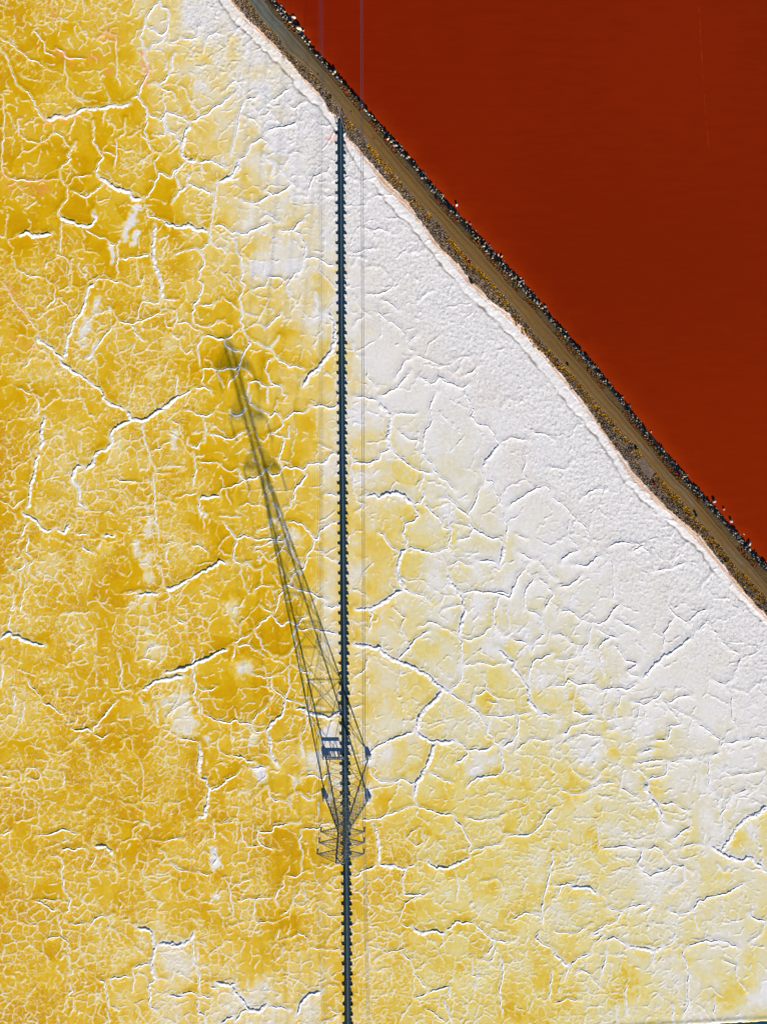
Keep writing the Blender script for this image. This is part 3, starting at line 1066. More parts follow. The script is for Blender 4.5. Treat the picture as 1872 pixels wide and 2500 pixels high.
# salt patches (paler) and brine pans (deeper yellow): x1,y1,x2,y2,radius,whiteness
PATCH = [(337,505,302,576,11,1),(337,562,323,598,8,1),(273,603,273,636,7,1),(239,734,236,761,9,.8),(217,780,198,840,11,.75),(239,840,217,875,5,.8),
 (416,840,416,841,18,.6),(372,918,372,919,14,.5),(296,1068,280,1114,22,.5),(427,1052,424,1095,7,.85),(364,1277,361,1307,10,.75),(337,1326,334,1353,11,.7),
 (370,1356,350,1380,13,.7),(364,1408,364,1409,15,.7),(261,1340,261,1341,20,.45),(364,1467,364,1468,20,.65),(320,1473,320,1474,12,.7),(380,1595,380,1596,28,.5),
 (435,1717,446,1772,32,.8),(596,1630,596,1631,24,.72),(631,1880,636,1900,13,.98),(723,1902,724,1903,14,.8),(617,1810,617,1811,14,.7),(500,1802,501,1803,9,.9),
 (807,1777,807,1778,15,.95),(525,2076,525,2114,10,.95),(484,2250,484,2251,14,.6),(427,2331,440,2367,36,.72),(522,2190,522,2191,9,.8),(645,2435,646,2436,45,.72),
 (640,2480,641,2481,55,.82),(760,2462,761,2463,24,.72),(460,1353,461,1354,40,.4),(500,1258,500,1259,8,.8),(566,1484,567,1485,22,.75),(718,1302,719,1303,16,.8),
 (1065,1416,1066,1417,30,.95),(1168,1864,1169,1865,30,.85),(955,1848,956,1849,45,.72),(1421,1828,1422,1829,40,.86),(1679,1889,1680,1890,32,.93),(1525,1894,1526,1895,26,.86),
 (640,640,730,625,38,.86),(740,640,741,641,30,.8),(805,1130,805,1330,18,.78),(805,1400,805,1560,16,.72),(505,35,506,36,40,.96),(780,800,781,801,28,.8),
 (1185,1711,1186,1712,24,.28),(1234,1908,1235,1909,20,.22),(857,1542,857,1570,18,.4),(1399,1702,1421,1735,13,.33),(1405,1916,1406,1917,30,.24),(1498,1834,1499,1835,18,.33),
 (1460,1982,1461,1983,14,.28),(1602,1927,1603,1928,20,.5),(1810,2049,1811,2050,24,.42),(1443,2049,1444,2050,22,.3),(1514,2410,1515,2411,40,.22),(1783,2432,1784,2433,34,.38),
 (1372,2438,1373,2439,40,.22),(998,1247,999,1248,24,.46),(1087,1315,1088,1316,20,.52),(421,568,422,569,30,.08),(639,1668,677,1734,22,.03),(661,1568,662,1569,28,.06),
 (699,2062,700,2063,30,.05),(672,2160,673,2161,16,.03),(527,2136,528,2137,10,.02),(475,1845,485,1900,25,.04),(272,1758,273,1759,26,.06),(122,177,123,178,40,.06),
 (76,389,77,390,55,.1),(82,595,83,596,40,.05),(440,105,441,106,10,.5),(600,170,601,171,10,.8),(730,1420,731,1421,22,.3),(800,1795,835,1825,20,.9),(770,1850,835,1900,26,.72),(896,1838,898,1854,14,1),(897,1938,899,1952,13,1),(794,1938,797,1952,12,1),(790,1836,840,1838,12,.95),(905,2040,910,2100,16,.08),(880,2000,881,2001,14,.12)]
ORANGE = [(350,130,356,160,9,.7),(362,170,360,185,7,.8),(345,196,352,200,7,.7),(255,172,265,175,9,.5),(120,15,135,35,10,.45),(140,120,160,140,9,.4),(170,150,250,140,10,.3),
 (110,300,190,285,10,.35),(60,440,110,460,14,.35),(10,430,30,450,12,.4),(255,85,290,95,14,.3),(235,40,262,70,9,.35),(20,690,60,760,7,.35),(20,815,80,850,7,.3),(790,338,826,342,4,.5),
 (806,326,824,338,3,.4),(806,352,822,346,3,.4)]

def rowmap(px, py, ys, rows):
    v = np.stack([np.interp(px.ravel(), [a for a, b in r], [b for a, b in r]) for r in rows])   # rows x N
    yf = np.interp(py.ravel(), ys, np.arange(len(ys)))
    i0 = np.clip(np.floor(yf).astype(int), 0, len(ys) - 2); f = yf - i0
    idx = np.arange(v.shape[1])
    return (v[i0, idx] * (1 - f) + v[i0 + 1, idx] * f).reshape(px.shape)

def capsule(px, py, c):
    x1, y1, x2, y2, r = c[:5]
    dx, dy = x2 - x1, y2 - y1
    t = np.clip(((px - x1) * dx + (py - y1) * dy) / (dx * dx + dy * dy + 1e-9), 0, 1)
    return np.hypot(px - x1 - t * dx, py - y1 - t * dy) / r

def white_at(x, y):
    """how much dry white salt covers the yellow brine crust, 0..1, and the orange stain"""
    px = x / S + NX; py = NY - y / S
    lift = 0.065 * sstep(4, 16, x) - (0.02 + 0.02 * sstep(-4, 6, x)) * sstep(-35, -58, y) + 0.01 * sstep(-2, -16, x)
    wpx = px + 26 * fbm(x / 3.2, y / 3.2, 5, 3); wpy = py + 26 * fbm(x / 3.2, y / 3.2, 55, 3)
    w = rowmap(np.clip(wpx, 0, 1872), np.clip(wpy, 0, 2500), YR, WROWS); w = np.clip(w + lift * (1 - w) * 2, 0, 1)
    og = np.zeros_like(w)
    lx = px + 9 * fbm(x / 0.9, y / 0.9, 9, 3); ly = py + 9 * fbm(x / 0.9, y / 0.9, 99, 3)
    for c in PATCH:
        m = (np.abs(px - (c[0] + c[2]) / 2) < abs(c[0] - c[2]) / 2 + c[4] * 2 + 14) & (np.abs(py - (c[1] + c[3]) / 2) < abs(c[1] - c[3]) / 2 + c[4] * 2 + 14)
        if not m.any(): continue
        q = 1 - sstep(0.35, 1.55, capsule(lx[m], ly[m], c) + 0.7 * fbm(x[m] / 0.7, y[m] / 0.7, 19, 3))
        w[m] = w[m] * (1 - q) + c[5] * q
    for c in ORANGE:
        m = (np.abs(px - (c[0] + c[2]) / 2) < abs(c[0] - c[2]) / 2 + c[4] * 3 + 20) & (np.abs(py - (c[1] + c[3]) / 2) < abs(c[1] - c[3]) / 2 + c[4] * 3 + 20)
        if not m.any(): continue
        q = 1 - sstep(0.2, 1.8, capsule(lx[m], ly[m], c))
        og[m] = np.maximum(og[m], q * c[5])
    return np.clip(w, 0, 1), og

ST_W = np.array([0, .12, .3, .5, .75, 1.0])
ST_C = np.array([lin((203, 152, 0)), lin((211, 165, 4)), lin((219, 180, 46)), lin((225, 197, 108)), lin((223, 210, 172)), lin((226, 222, 218))]) * 1.03
ST_CR = np.array([lin((204, 158, 6)), lin((213, 174, 32)), lin((220, 193, 86)), lin((221, 205, 134)), lin((218, 210, 180)), lin((226, 222, 218))]) * 1.03
ORANGE_C = lin((238, 138, 88))
def salt_colour(w, og, x):
    side = sstep(-6, 14, x)[..., None]
    a = np.stack([np.interp(w, ST_W, ST_C[:, i]) for i in range(3)], -1)
    b = np.stack([np.interp(w, ST_W, ST_CR[:, i]) for i in range(3)], -1)
    c = a * (1 - side) + b * side
    return c * (1 - og[..., None]) + ORANGE_C * og[..., None]

# ------------------------------------------------------------------ traced ridges to world polylines
def roughen(p, step, amp, r):
    """resample a polyline and shake it sideways like a fracture"""
    seg = np.hypot(*np.diff(p, axis=0).T); L = np.concatenate([[0], np.cumsum(seg)])
    n = max(3, int(L[-1] / step) + 1)
    s_ = np.linspace(0, L[-1], n)
    q = np.stack([np.interp(s_, L, p[:, 0]), np.interp(s_, L, p[:, 1])], -1)
    # light smoothing of the corners, then noise
    for _ in range(1):
        q[1:-1] = 0.25 * q[:-2] + 0.5 * q[1:-1] + 0.25 * q[2:]
    tg = np.gradient(q, axis=0); tg /= (np.hypot(tg[:, 0], tg[:, 1])[:, None] + 1e-9)
    nm = np.stack([-tg[:, 1], tg[:, 0]], -1)
    k = r.integers(0, 10000)
    off = amp * (vnoise(s_ / 0.9 + k, s_ * 0, 3) * 0.9 + vnoise(s_ / 0.38 + k, s_ * 0 + 5, 3) * 0.55)
    return q + nm * off[:, None], s_, L[-1]

RIDGES = []
for (ox, oy, sc_), txt in TILES.items():
    for ln in txt.strip().split('\n'):
        w_ = ln.split(); cls = int(w_[0])
        p_ = np.array([[float(a) for a in q.split(',')] for q in w_[1:]])
        X_, Y_ = gx(ox + p_[:, 0] / sc_, oy + p_[:, 1] / sc_)
        pts, s_, L_ = roughen(np.stack([X_, Y_], -1), 0.125, {3: 0.20, 2: 0.19, 1: 0.16}[cls], rng)
        RIDGES.append((cls, pts, s_, L_))

# ------------------------------------------------------------------ salt flat sheet
def tails(a, b, step, far):
    c = list(np.arange(a, b + 1e-6, step))
    g = step
    lo = [a]; hi = [c[-1]]
    while lo[-1] > -far:
        g *= 1.6; lo.append(lo[-1] - g)
    g = step
    while hi[-1] < far:
        g *= 1.6; hi.append(hi[-1] + g)
    return np.array(lo[:0:-1] + c + hi[1:])
STEP = 0.13
gxs = tails(-67.5, 71.5, STEP, 2500); gys = tails(-91.5, 91.5, STEP, 2500)
XX, YY = np.meshgrid(gxs, gys)
TT, NN = tn(XX, YY)
far_ = (XX < -68) | (XX > 72) | (YY < -92) | (YY > 92)
keep = (NN < nline('V', TT) + 0.8) | (far_ & (NN < nline('V', TT) + 900))   # near the camera the sheet ends under the levee, far off it dips below the brine
ii = np.flatnonzero(keep.ravel())
X = XX.ravel()[ii]; Y = YY.ravel()[ii]; T_ = TT.ravel()[ii]; N_ = NN.ravel()[ii]
PX = X / S + NX; PY = NY - Y / S
near = sstep(30, 8, np.maximum(np.maximum(-67.5 - X, X - 71.5), np.maximum(-91.5 - Y, Y - 91.5)) + 8)
W, OG = white_at(X, Y)
F = rowmap(np.clip(PX, 0, 1872), np.clip(PY, 0, 2400), YF, FROWS)

# distance to the traced ridges
rd = np.full(XX.shape, 9.0)
rc = np.zeros(XX.shape)
x0i = np.searchsorted(gxs, -67.5); y0i = np.searchsorted(gys, -91.5)
for cls, pts, s_, L_ in RIDGES:
    R_ = {3: 1.3, 2: 0.9, 1: 0.6}[cls]
    for a in range(0, len(pts), 24):
        q = pts[a:a + 26:2] if len(pts) > 30 else pts[a:a + 26]
        i0, i1 = np.searchsorted(gxs, [q[:, 0].min() - R_, q[:, 0].max() + R_])
        j0, j1 = np.searchsorted(gys, [q[:, 1].min() - R_, q[:, 1].max() + R_])
        if i1 <= i0 or j1 <= j0: continue
        sx = gxs[i0:i1][None, :, None]; sy = gys[j0:j1][:, None, None]
        d = np.sqrt(((sx - q[None, None, :, 0]) ** 2 + (sy - q[None, None, :, 1]) ** 2).min(-1)) / {3: 1.0, 2: 0.62, 1: 0.42}[cls]
        v = rd[j0:j1, i0:i1]; np.minimum(v, d, out=v)
RD = rd.ravel()[ii]

# wrinkles: three sizes of crust polygons whose borders are pushed up
wx = X + 0.55 * fbm(X / 1.1, Y / 1.1, 21, 3); wy = Y + 0.55 * fbm(X / 1.1, Y / 1.1, 31, 3)
shoreN = nline('C', T_) - N_                           # metres from the shore furrow
dB, eB, cB = voro(wx, wy, 4.4, 3)
dM, eM, cM = voro(wx * 1.0 + 3, wy + 7, 1.75, 11)
wx2 = X + 0.22 * fbm(X / 0.5, Y / 0.5, 41, 2); wy2 = Y + 0.22 * fbm(X / 0.5, Y / 0.5, 51, 2)
dS, eS, cS = voro(wx2, wy2, 0.98, 23)
brk = fbm(X / 0.8, Y / 0.8, 61, 2)
patchy = fbm(X / 5.0, Y / 5.0, 71, 2)
patch2 = fbm(X / 8.0, Y / 8.0, 171, 2)
Fe = np.clip(F * 0.92 + 0.55 * patchy + 0.15 * fbm(X / 2.0, Y / 2.0, 181, 2), 0.0, 1.05)
wht = sstep(0.8, 1.0, W)
pB = np.exp(-(dB / 0.105) ** 2) * sstep(0.35, 0.65, eB) * sstep(-0.5, 0.15, brk)
pM = np.exp(-(dM / 0.09) ** 2) * sstep(0.92 - 0.95 * Fe, 1.15 - 0.95 * Fe, eM) * sstep(-0.35, 0.1, brk + 0.3 * Fe) * (0.35 + 0.65 * sstep(-0.35, 0.1, patch2))
pS = np.exp(-(dS / 0.085) ** 2) * sstep(1.2 - 0.85 * Fe, 1.45 - 0.85 * Fe, eS) * sstep(-0.25, 0.15, brk + 0.25 * Fe) * (0.2 + 0.8 * sstep(0.2, -0.15, patch2))
clear = sstep(0.25, 0.6, RD)
qB = pB ** 0.62; qM = pM ** 0.7; qS = pS ** 0.75
amp = (1 - 0.45 * wht)
hB = 0.07 * pB * clear; hM = 0.054 * pM * clear * amp; hS = 0.044 * pS * clear * amp
Z = 0.03 * fbm(X / 6, Y / 6, 81, 3) + np.maximum(np.maximum(hB, hM), hS) * near
# crust plates lift a little towards their broken edges
Z += 0.05 * np.exp(-(RD / 0.75) ** 2) * near
# knobbly salt close to the shore, and the furrow with its dirt
kn = sstep(16, 5, shoreN + 3 * fbm(X / 3, Y / 3, 91, 2)) * near
Z += kn * 0.032 * np.clip(fbm(X / 0.42, Y / 0.42, 95, 2), -0.4, 1)
fur = np.exp(-((shoreN + 0.35 * fbm(X / 1.3, Y / 1.3, 97, 2)) / 0.17) ** 2) * sstep(-0.8, 0.15, fbm(X / 4, Y / 4, 98, 2) + 0.35 * sstep(-20, -50, T_)) * near
Z -= 0.10 * fur
Z += 0.10 * sstep(0.4, -1.2, shoreN)
# hollow of the drain in the south-east corner
cx1, cy1 = gx(1700, 2501.5); cx2, cy2 = gx(1872, 2492)
dl = np.hypot(cx2 - cx1, cy2 - cy1)
sd = ((X - cx1) * (cy2 - cy1) - (Y - cy1) * (cx2 - cx1)) / dl      # >0 on the far (southern) side
sd = sd + 0.12 * fbm(X / 0.7, Y / 0.7, 15, 2)
along = ((X - cx1) * (cx2 - cx1) + (Y - cy1) * (cy2 - cy1)) / dl
drain = sstep(0.0, 0.5, sd) * sstep(9.0, 7.0, sd)
Z -= 1.1 * drain
Z += 0.08 * np.exp(-((sd + 0.35) / 0.4) ** 2)
# under the levee
Z = np.where(N_ > nline('S', T_) + 0.2, Z - 0.35, Z); Z = np.where(N_ > nline('V', T_) + 0.8, -0.4, Z)

Wc = W + 0.20 * fbm(X / 2.6, Y / 2.6, 101, 3) * (1 - wht) * (0.4 + W) * 1.3 + 0.20 * (cB - 0.45) * (1 - wht) + 0.05 * (cM - 0.5) * Fe
Wc = Wc - 0.06 * sstep(0.3, -0.6, patchy) * (1 - wht)
pA = np.maximum(qM, np.maximum(qB, qS * 0.8)) * clear * near
Wc = np.clip(Wc, 0, 1); Wc = Wc + (1 - Wc) * 0.84 * pA + 0.65 * np.exp(-(RD / 0.34) ** 2) - 0.07 * np.exp(-((RD - 0.85) / 0.3) ** 2) * (1 - wht)
speck = sstep(0.42, 0.7, fbm(X / 0.6, Y / 0.9, 111, 2)) * sstep(0.25, 0.7, W) * sstep(1.0, 0.8, W)
Wc = np.clip(Wc + 0.22 * speck, 0, 1)
C3 = salt_colour(Wc, OG * sstep(-0.5, 0.3, brk), X)
# on the white shelf the crust is faintly pinkish / creamy in places
cream = sstep(-0.45, 0.5, fbm(X / 5, Y / 5, 121, 2)) * sstep(0.93, 1.0, W) * sstep(3, 12, shoreN)
C3 = C3 * (1 - 0.9 * cream[:, None] * (1 - np.array([0.99, 0.945, 0.89])))
dirt = np.clip(fur * (0.5 + 0.5 * sstep(-0.3, 0.5, brk)), 0, 1)[:, None] * 0.9
C3 = C3 * (1 - dirt) + lin((112, 98, 86)) * dirt
grit = (sstep(0.5, 0.75, fbm(X / 0.4, Y / 0.4, 131, 2)) * kn * sstep(9, 3, shoreN) * sstep(-0.5, 1.0, shoreN) * 0.35)[:, None]
C3 = C3 * (1 - grit) + lin((150, 140, 130)) * grit
wetd = sstep(0.25, 0.8, sd)[:, None] * sstep(9.5, 8.0, sd)[:, None]
C3 = C3 * (1 - wetd) + lin((20, 60, 80)) * wetd

idx = np.full(XX.size, -1, np.int64); idx[ii] = np.arange(len(ii))
idx = idx.reshape(XX.shape)
q = np.stack([idx[:-1, :-1], idx[:-1, 1:], idx[1:, 1:], idx[1:, :-1]], -1).reshape(-1, 4)
q = q[(q >= 0).all(1)]
fineA = sstep(0.42, 1.0, Fe) * (1 - 0.9 * wht) * clear * near
crkA = sstep(0.75, 1.0, W) * (0.25 + 0.75 * sstep(22, 6, shoreN)) * sstep(-0.2, 0.6, shoreN) * sstep(-0.7, 0.2, patchy + 0.5 * sstep(22, 6, shoreN)) * near
me = mesh_np('salt_flat', np.stack([X, Y, Z], -1), q, C3, smooth=True, alpha=fineA, extra=('crk', crkA))
SALT = link('salt_flat', me, None, M_SALT)
tag(SALT, 'yellow and white cracked salt crust covering the pond floor', 'salt flat', kind='structure')

# ------------------------------------------------------------------ pressure ridges, each a raised broken fold of crust
def ridge_mesh(name, items):
    V = []; Fc = []; Cc = []; base = 0
    for cls, pts, s_, L_ in items:
        hw = {3: 0.37, 2: 0.185, 1: 0.125}[cls]; hh = {3: 0.145, 2: 0.090, 1: 0.066}[cls]
        n = len(pts)
        k = rng.integers(0, 10000)
        tp = np.clip(np.minimum(s_, L_ - s_) / 0.7, 0.12, 1)
        hv = hh * tp * (0.78 + 0.30 * vnoise(s_ / 1.6 + k, s_ * 0, 7) + 0.22 * vnoise(s_ / 0.33 + k, s_ * 0 + 9, 7))
        wv = hw * (0.5 + 0.5 * tp) * (1.0 + 0.38 * vnoise(s_ / 1.2 + k, s_ * 0 + 3, 7) + 0.25 * vnoise(s_ / 0.4 + k, s_ * 0 + 4, 7))
        gap = sstep(-0.85, -0.55, vnoise(s_ / 2.3 + k, s_ * 0 + 13, 7)); hv = hv * (0.6 + 0.4 * gap)
        tg = np.gradient(pts, axis=0); tg /= (np.hypot(tg[:, 0], tg[:, 1])[:, None] + 1e-9)
        nm = np.stack([-tg[:, 1], tg[:, 0]], -1)
        mn = nm.mean(0)
        if mn[0] * SHX + mn[1] * SHY < 0: nm = -nm       # steep lip on the far side, gentle slope to the sun
        prof = [(0.55, None, 0.0), (0.34, 0.30, 0.55), (0.16, 0.86, 1.0), (0.0, 1.0, 1.0), (-0.42, 0.74, 1.0), (-1.0, 0.32, 0.95), (-1.5, None, 0.25)]
        m = len(prof)
        ring = np.zeros((n, m, 3)); wt = np.zeros((n, m))
        for j, (o, hz, wf) in enumerate(prof):
            jit = 0.10 * hw * rng.standard_normal(n) if 0 < j < m - 1 else 0
            ring[:, j, :2] = pts + nm * (o * wv + jit)[:, None]
            ring[:, j, 2] = -0.06 if hz is None else hv * hz * (1 + (0.13 * rng.standard_normal(n) if j in (2, 4, 5) else 0)) + 0.025
            wt[:, j] = wf
        xs = ring[:, :, 0].ravel(); ys = ring[:, :, 1].ravel()
        w0, o0 = white_at(xs, ys)
        wq = np.clip(w0 * (1 - wt.ravel()) + np.clip(w0 * 0.1 + 0.95, 0, 1) * wt.ravel() + 0.10 * wt.ravel() * rng.standard_normal(n * m) * 0.6, 0, 1)
        V.append(ring.reshape(-1, 3)); Cc.append(salt_colour(wq, o0 * 0.5, xs))
        a = (np.arange(n - 1)[:, None] * m + np.arange(m - 1)[None]).ravel() + base
        Fc.append(np.stack([a, a + 1, a + m + 1, a + m], -1))
        base += n * m
    return mesh_np(name, np.concatenate(V), np.concatenate(Fc), np.concatenate(Cc), smooth=False, alpha=np.zeros(base))

order = sorted(range(len(RIDGES)), key=lambda i: -RIDGES[i][3] * {3: 3, 2: 1.6, 1: 0.8}[RIDGES[i][0]])
for i in order[:296]:
    link('salt_ridge', ridge_mesh('salt_ridge', [RIDGES[i]]), SALT, M_SALT)
small = link('small_salt_ridges', ridge_mesh('small_salt_ridges', [RIDGES[i] for i in order[296:]]), SALT, M_SALT)
small['kind'] = 'stuff'

# ------------------------------------------------------------------ drain in the south-east corner
ux, uy = (cx2 - cx1) / dl, (cy2 - cy1) / dl
vx, vy = uy, -ux
m = MB()
a = Vector((cx1 - ux * 60, cy1 - uy * 60, 0)); b = Vector((cx1 + ux * 260, cy1 + uy * 260, 0))
vs_ = [a + Vector((vx, vy, 0)) * 0.2, b + Vector((vx, vy, 0)) * 0.2, b + Vector((vx, vy, 0)) * 8.8, a + Vector((vx, vy, 0)) * 8.8]
m._add([(v.x, v.y, -0.75) for v in vs_], [(0, 3, 2, 1)])
mw, nt, bs = new_mat('drain_water')
bs.inputs['Base Color'].default_value = (0.008, 0.045, 0.07, 1); bs.inputs['Roughness'].default_value = 0.08
tag(m.build('drain_water', mw), 'dark blue drain water in the bottom right corner', 'water', kind='structure')

# ------------------------------------------------------------------ pond of red brine
WZ_ = 0.15           # the brine stands a little higher than the salt flat
tt = tails(-115, 115, 0.6, 2500)
offs = np.concatenate([np.linspace(-1.6, 3, 16), np.linspace(3.4, 12, 14), np.linspace(13, 80, 30), np.geomspace(90, 2500, 12)])
Tg, Og = np.meshgrid(tt, offs, indexing='ij')
Ng = nline('W', Tg) * sstep(30, 0, Og) + nline('W', np.zeros_like(Tg)) * (1 - sstep(30, 0, Og)) + Og
xg, yg = xy(Tg, Ng)
deep = np.stack(np.broadcast_arrays(*[np.full(xg.shape, c) for c in lin((125, 30, 0))]), -1)
big = fbm(xg / 40, yg / 40, 5, 2)[..., None]
redder = (sstep(20, -50, xg) * sstep(30, 80, yg))[..., None]
warm = (sstep(-60, 60, xg - yg * 0.6))[..., None]
deep = deep * (1 + 0.10 * big) * (1 + redder * np.array([0.08, -0.35, 0])) * (1 + warm * np.array([0.10, 0.22, 0]))
shal = (np.exp(-np.clip(Og, 0, None) / (1.0 + 0.8 * fbm(xg / 2, yg / 2, 8, 2)))[..., None])
colw = deep * (1 - 0.5 * shal) + lin((168, 54, 6)) * 0.5 * shal
n0, n1 = xg.shape
a = (np.arange(n0 - 1)[:, None] * n1 + np.arange(n1 - 1)[None]).ravel()
fq = np.stack([a, a + n1, a + n1 + 1, a + 1], -1)
pme = mesh_np('brine_pond', np.stack([xg, yg, np.full(xg.shape, WZ_)], -1).reshape(-1, 3), fq[:, ::-1] if False else fq, colw.reshape(-1, 3))
mp, nt, bs = new_mat('red_brine')
at = nt.nodes.new('ShaderNodeAttribute'); at.attribute_name = 'tint'
tc = nt.nodes.new('ShaderNodeTexCoord')
mpg = nt.nodes.new('ShaderNodeMapping'); mpg.inputs['Scale'].default_value = (0.35, 1.6, 1)
nz = nt.nodes.new('ShaderNodeTexNoise'); nz.inputs['Scale'].default_value = 1.2; nz.inputs['Detail'].default_value = 5
bp = nt.nodes.new('ShaderNodeBump'); bp.inputs['Strength'].default_value = 0.12; bp.inputs['Distance'].default_value = 0.05
n2 = nt.nodes.new('ShaderNodeTexNoise'); n2.inputs['Scale'].default_value = 0.5; n2.inputs['Detail'].default_value = 6; n2.inputs['Roughness'].default_value = 0.7
mr = nt.nodes.new('ShaderNodeMapRange'); mr.inputs['From Min'].default_value = 0.3; mr.inputs['From Max'].default_value = 0.7
mr.inputs['To Min'].default_value = 0.94; mr.inputs['To Max'].default_value = 1.06
mx = nt.nodes.new('ShaderNodeMix'); mx.data_type = 'RGBA'; mx.blend_type = 'MULTIPLY'; mx.inputs['Factor'].default_value = 1
L = nt.links.new
L(tc.outputs['Object'], mpg.inputs['Vector']); L(mpg.outputs['Vector'], nz.inputs['Vector']); L(nz.outputs['Fac'], bp.inputs['Height'])
L(mpg.outputs['Vector'], n2.inputs['Vector']); L(n2.outputs['Fac'], mr.inputs['Value'])
L(at.outputs['Color'], mx.inputs['A']); L(mr.outputs['Result'], mx.inputs['B']); L(mx.outputs['Result'], bs.inputs['Base Color'])
L(bp.outputs['Normal'], bs.inputs['Normal'])
bs.inputs['Roughness'].default_value = 0.2; bs.inputs['IOR'].default_value = 1.33; bs.inputs['Specular IOR Level'].default_value = 0.25
POND = link('brine_pond', pme, None, mp)
tag(POND, 'flat dark red brine pond in the upper right beyond the levee', 'water', kind='structure')

# thin drift line of foam on the brine
fl = [(1704, 0), (1709, 90), (1715, 190), (1721, 280), (1729, 360), (1736, 415)]
V = []; Fq = []
fp = np.array(fl, float); fx, fy = gx(fp[:, 0], fp[:, 1], WZ_)
q_, s_, L_ = roughen(np.stack([fx, fy], -1), 0.5, 0.05, rng)
for i, (a_, b_) in enumerate(q_):
    w_ = 0.11 * (0.45 + 0.55 * abs(vnoise(np.array(s_[i] / 2.0), np.array(0.0), 4))) * min(1.0, (len(q_) - i) / 12)
    V += [(a_ - w_, b_, WZ_ + 0.004), (a_ + w_, b_, WZ_ + 0.004)]
    if i: Fq.append((2 * i - 2, 2 * i - 1, 2 * i + 1, 2 * i))
fm = mesh_np('foam_line', V, np.array(Fq))
foam = link('foam_line', fm, None, flat_mat('brine_foam', (0.24, 0.022, 0.003), rough=0.9, spec=0.0, var=0.3, scale=1.0))
tag(foam, 'faint thin light red drift line lying on the brine pond', 'foam', kind='stuff')

# ------------------------------------------------------------------ levee body
def levee_z(t, n):
    """height of the bank at along/across position"""
    kS, kV, kL, kR, k2, kW = [nline(k, t) for k in ('S', 'V', 'RL', 'RR', 'R2', 'W')]
    xs = np.stack([kS - 0.8, kS, kV, kV * 0.55 + kL * 0.45, kL, kR, k2, k2 * 0.42 + kW * 0.58, kW - 0.12, kW + 2.5])
    zs = np.array([-0.25, 0.10, 0.30, 0.72, 1.02, 1.06, 0.92, 0.42, 0.0, -1.2])
    out = np.full(t.shape, zs[0])
    for i in range(len(zs) - 1):
        f = np.clip((n - xs[i]) / (xs[i + 1] - xs[i] + 1e-6), 0, 1)
        out = np.where(n >= xs[i], zs[i] + (zs[i + 1] - zs[i]) * f, out)
    return out
tt = tails(-112, 112, 0.22, 2500)
NC = 64
fr = np.linspace(0, 1, NC)
Tg = np.repeat(tt[:, None], NC, 1)
nA = nline('S', tt) - 0.7; nB = nline('W', tt) + 2.4
Ng = nA[:, None] + (nB - nA)[:, None] * fr[None]
xg, yg = xy(Tg, Ng)
Zg = levee_z(Tg, Ng)
kS, kV, kL, kR, k2, kW = [nline(k, Tg) for k in ('S', 'V', 'RL', 'RR', 'R2', 'W')]
veg = sstep(0, 0.3, Ng - kV) * sstep(0, 0.3, kL - Ng)
Zg += veg * 0.10 * fbm(xg / 0.8, yg / 0.8, 3, 2) + 0.03 * fbm(xg / 1.5, yg / 1.5, 6, 2)
jn = 0.16 * fbm(xg / 1.0, yg / 1.0, 77, 3)
nj = Ng + jn
fS = (nj - kS) / (kV - kS + 1e-6)
peach = lin((190, 146, 106)); tan = lin((176, 138, 104)); wsalt = lin((224, 216, 212)); pink = lin((212, 194, 178))
stripe = sstep(0.1, 0.9, 0.5 + 0.5 * np.sin(fS * 13 + 2.0 * fbm(xg / 2.5, yg / 2.5, 88, 2)))
cS = peach * stripe[..., None] + pink * (1 - stripe[..., None])
lip = (sstep(0.62, 0.85, fS) * sstep(-0.2, 0.35, fbm(xg / 3.0, yg / 3.0, 66, 2) + 0.25 * sstep(-10, 25, Tg)))[..., None]
cS = cS * (1 - lip) + wsalt * lip
wq = sstep(0.22, 0.0, fS)[..., None]; cS = cS * (1 - wq) + lin((226, 224, 230)) * wq
soil = lin((106, 90, 77)) * (1 + 0.25 * fbm(xg / 0.7, yg / 0.7, 33, 3))[..., None]
v1 = sstep(-0.12, 0.22, nj - kV)[..., None]
col = cS * (1 - v1) + soil * v1
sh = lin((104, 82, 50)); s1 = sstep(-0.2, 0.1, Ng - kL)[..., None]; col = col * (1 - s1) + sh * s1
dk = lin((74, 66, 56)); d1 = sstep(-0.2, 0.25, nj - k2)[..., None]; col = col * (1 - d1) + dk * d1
n0, n1 = xg.shape
a = (np.arange(n0 - 1)[:, None] * n1 + np.arange(n1 - 1)[None]).ravel()
fq = np.stack([a, a + n1, a + n1 + 1, a + 1], -1)
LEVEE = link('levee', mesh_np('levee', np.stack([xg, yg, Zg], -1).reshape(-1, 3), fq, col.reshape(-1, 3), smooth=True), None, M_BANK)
tag(LEVEE, 'earth levee running diagonally between white salt and red pond', 'levee', kind='structure')

# dirt road on its crown
NC = 22
fr = np.linspace(0, 1, NC)
Tg = np.repeat(tt[:, None], NC, 1)
wob = 0.14 * fbm(tt / 1.6, tt * 0 + 2, 9, 2)
nA = nline('RL', tt) + 0.02 + wob; nB = nline('RR', tt) - 0.02 + 0.14 * fbm(tt / 1.6, tt * 0 + 8, 19, 2)
Ng = nA[:, None] + (nB - nA)[:, None] * fr[None]
xg, yg = xy(Tg, Ng)
fR = np.repeat(fr[None], len(tt), 0)
Zg = levee_z(Tg, Ng) + 0.05 + 0.05 * np.sin(fR * math.pi) - 0.03 * (np.exp(-((fR - 0.27) / 0.09) ** 2) + np.exp(-((fR - 0.73) / 0.09) ** 2))
Zg[:, 0] -= 0.12; Zg[:, -1] -= 0.12
olive = lin((114, 87, 48)); grey = lin((98, 100, 90)); dust = lin((112, 106, 98))
g1 = (sstep(-38, -62, Tg + 6 * fbm(xg / 5, yg / 5, 2, 2)))[..., None]
col = olive * (1 - g1) + grey * g1
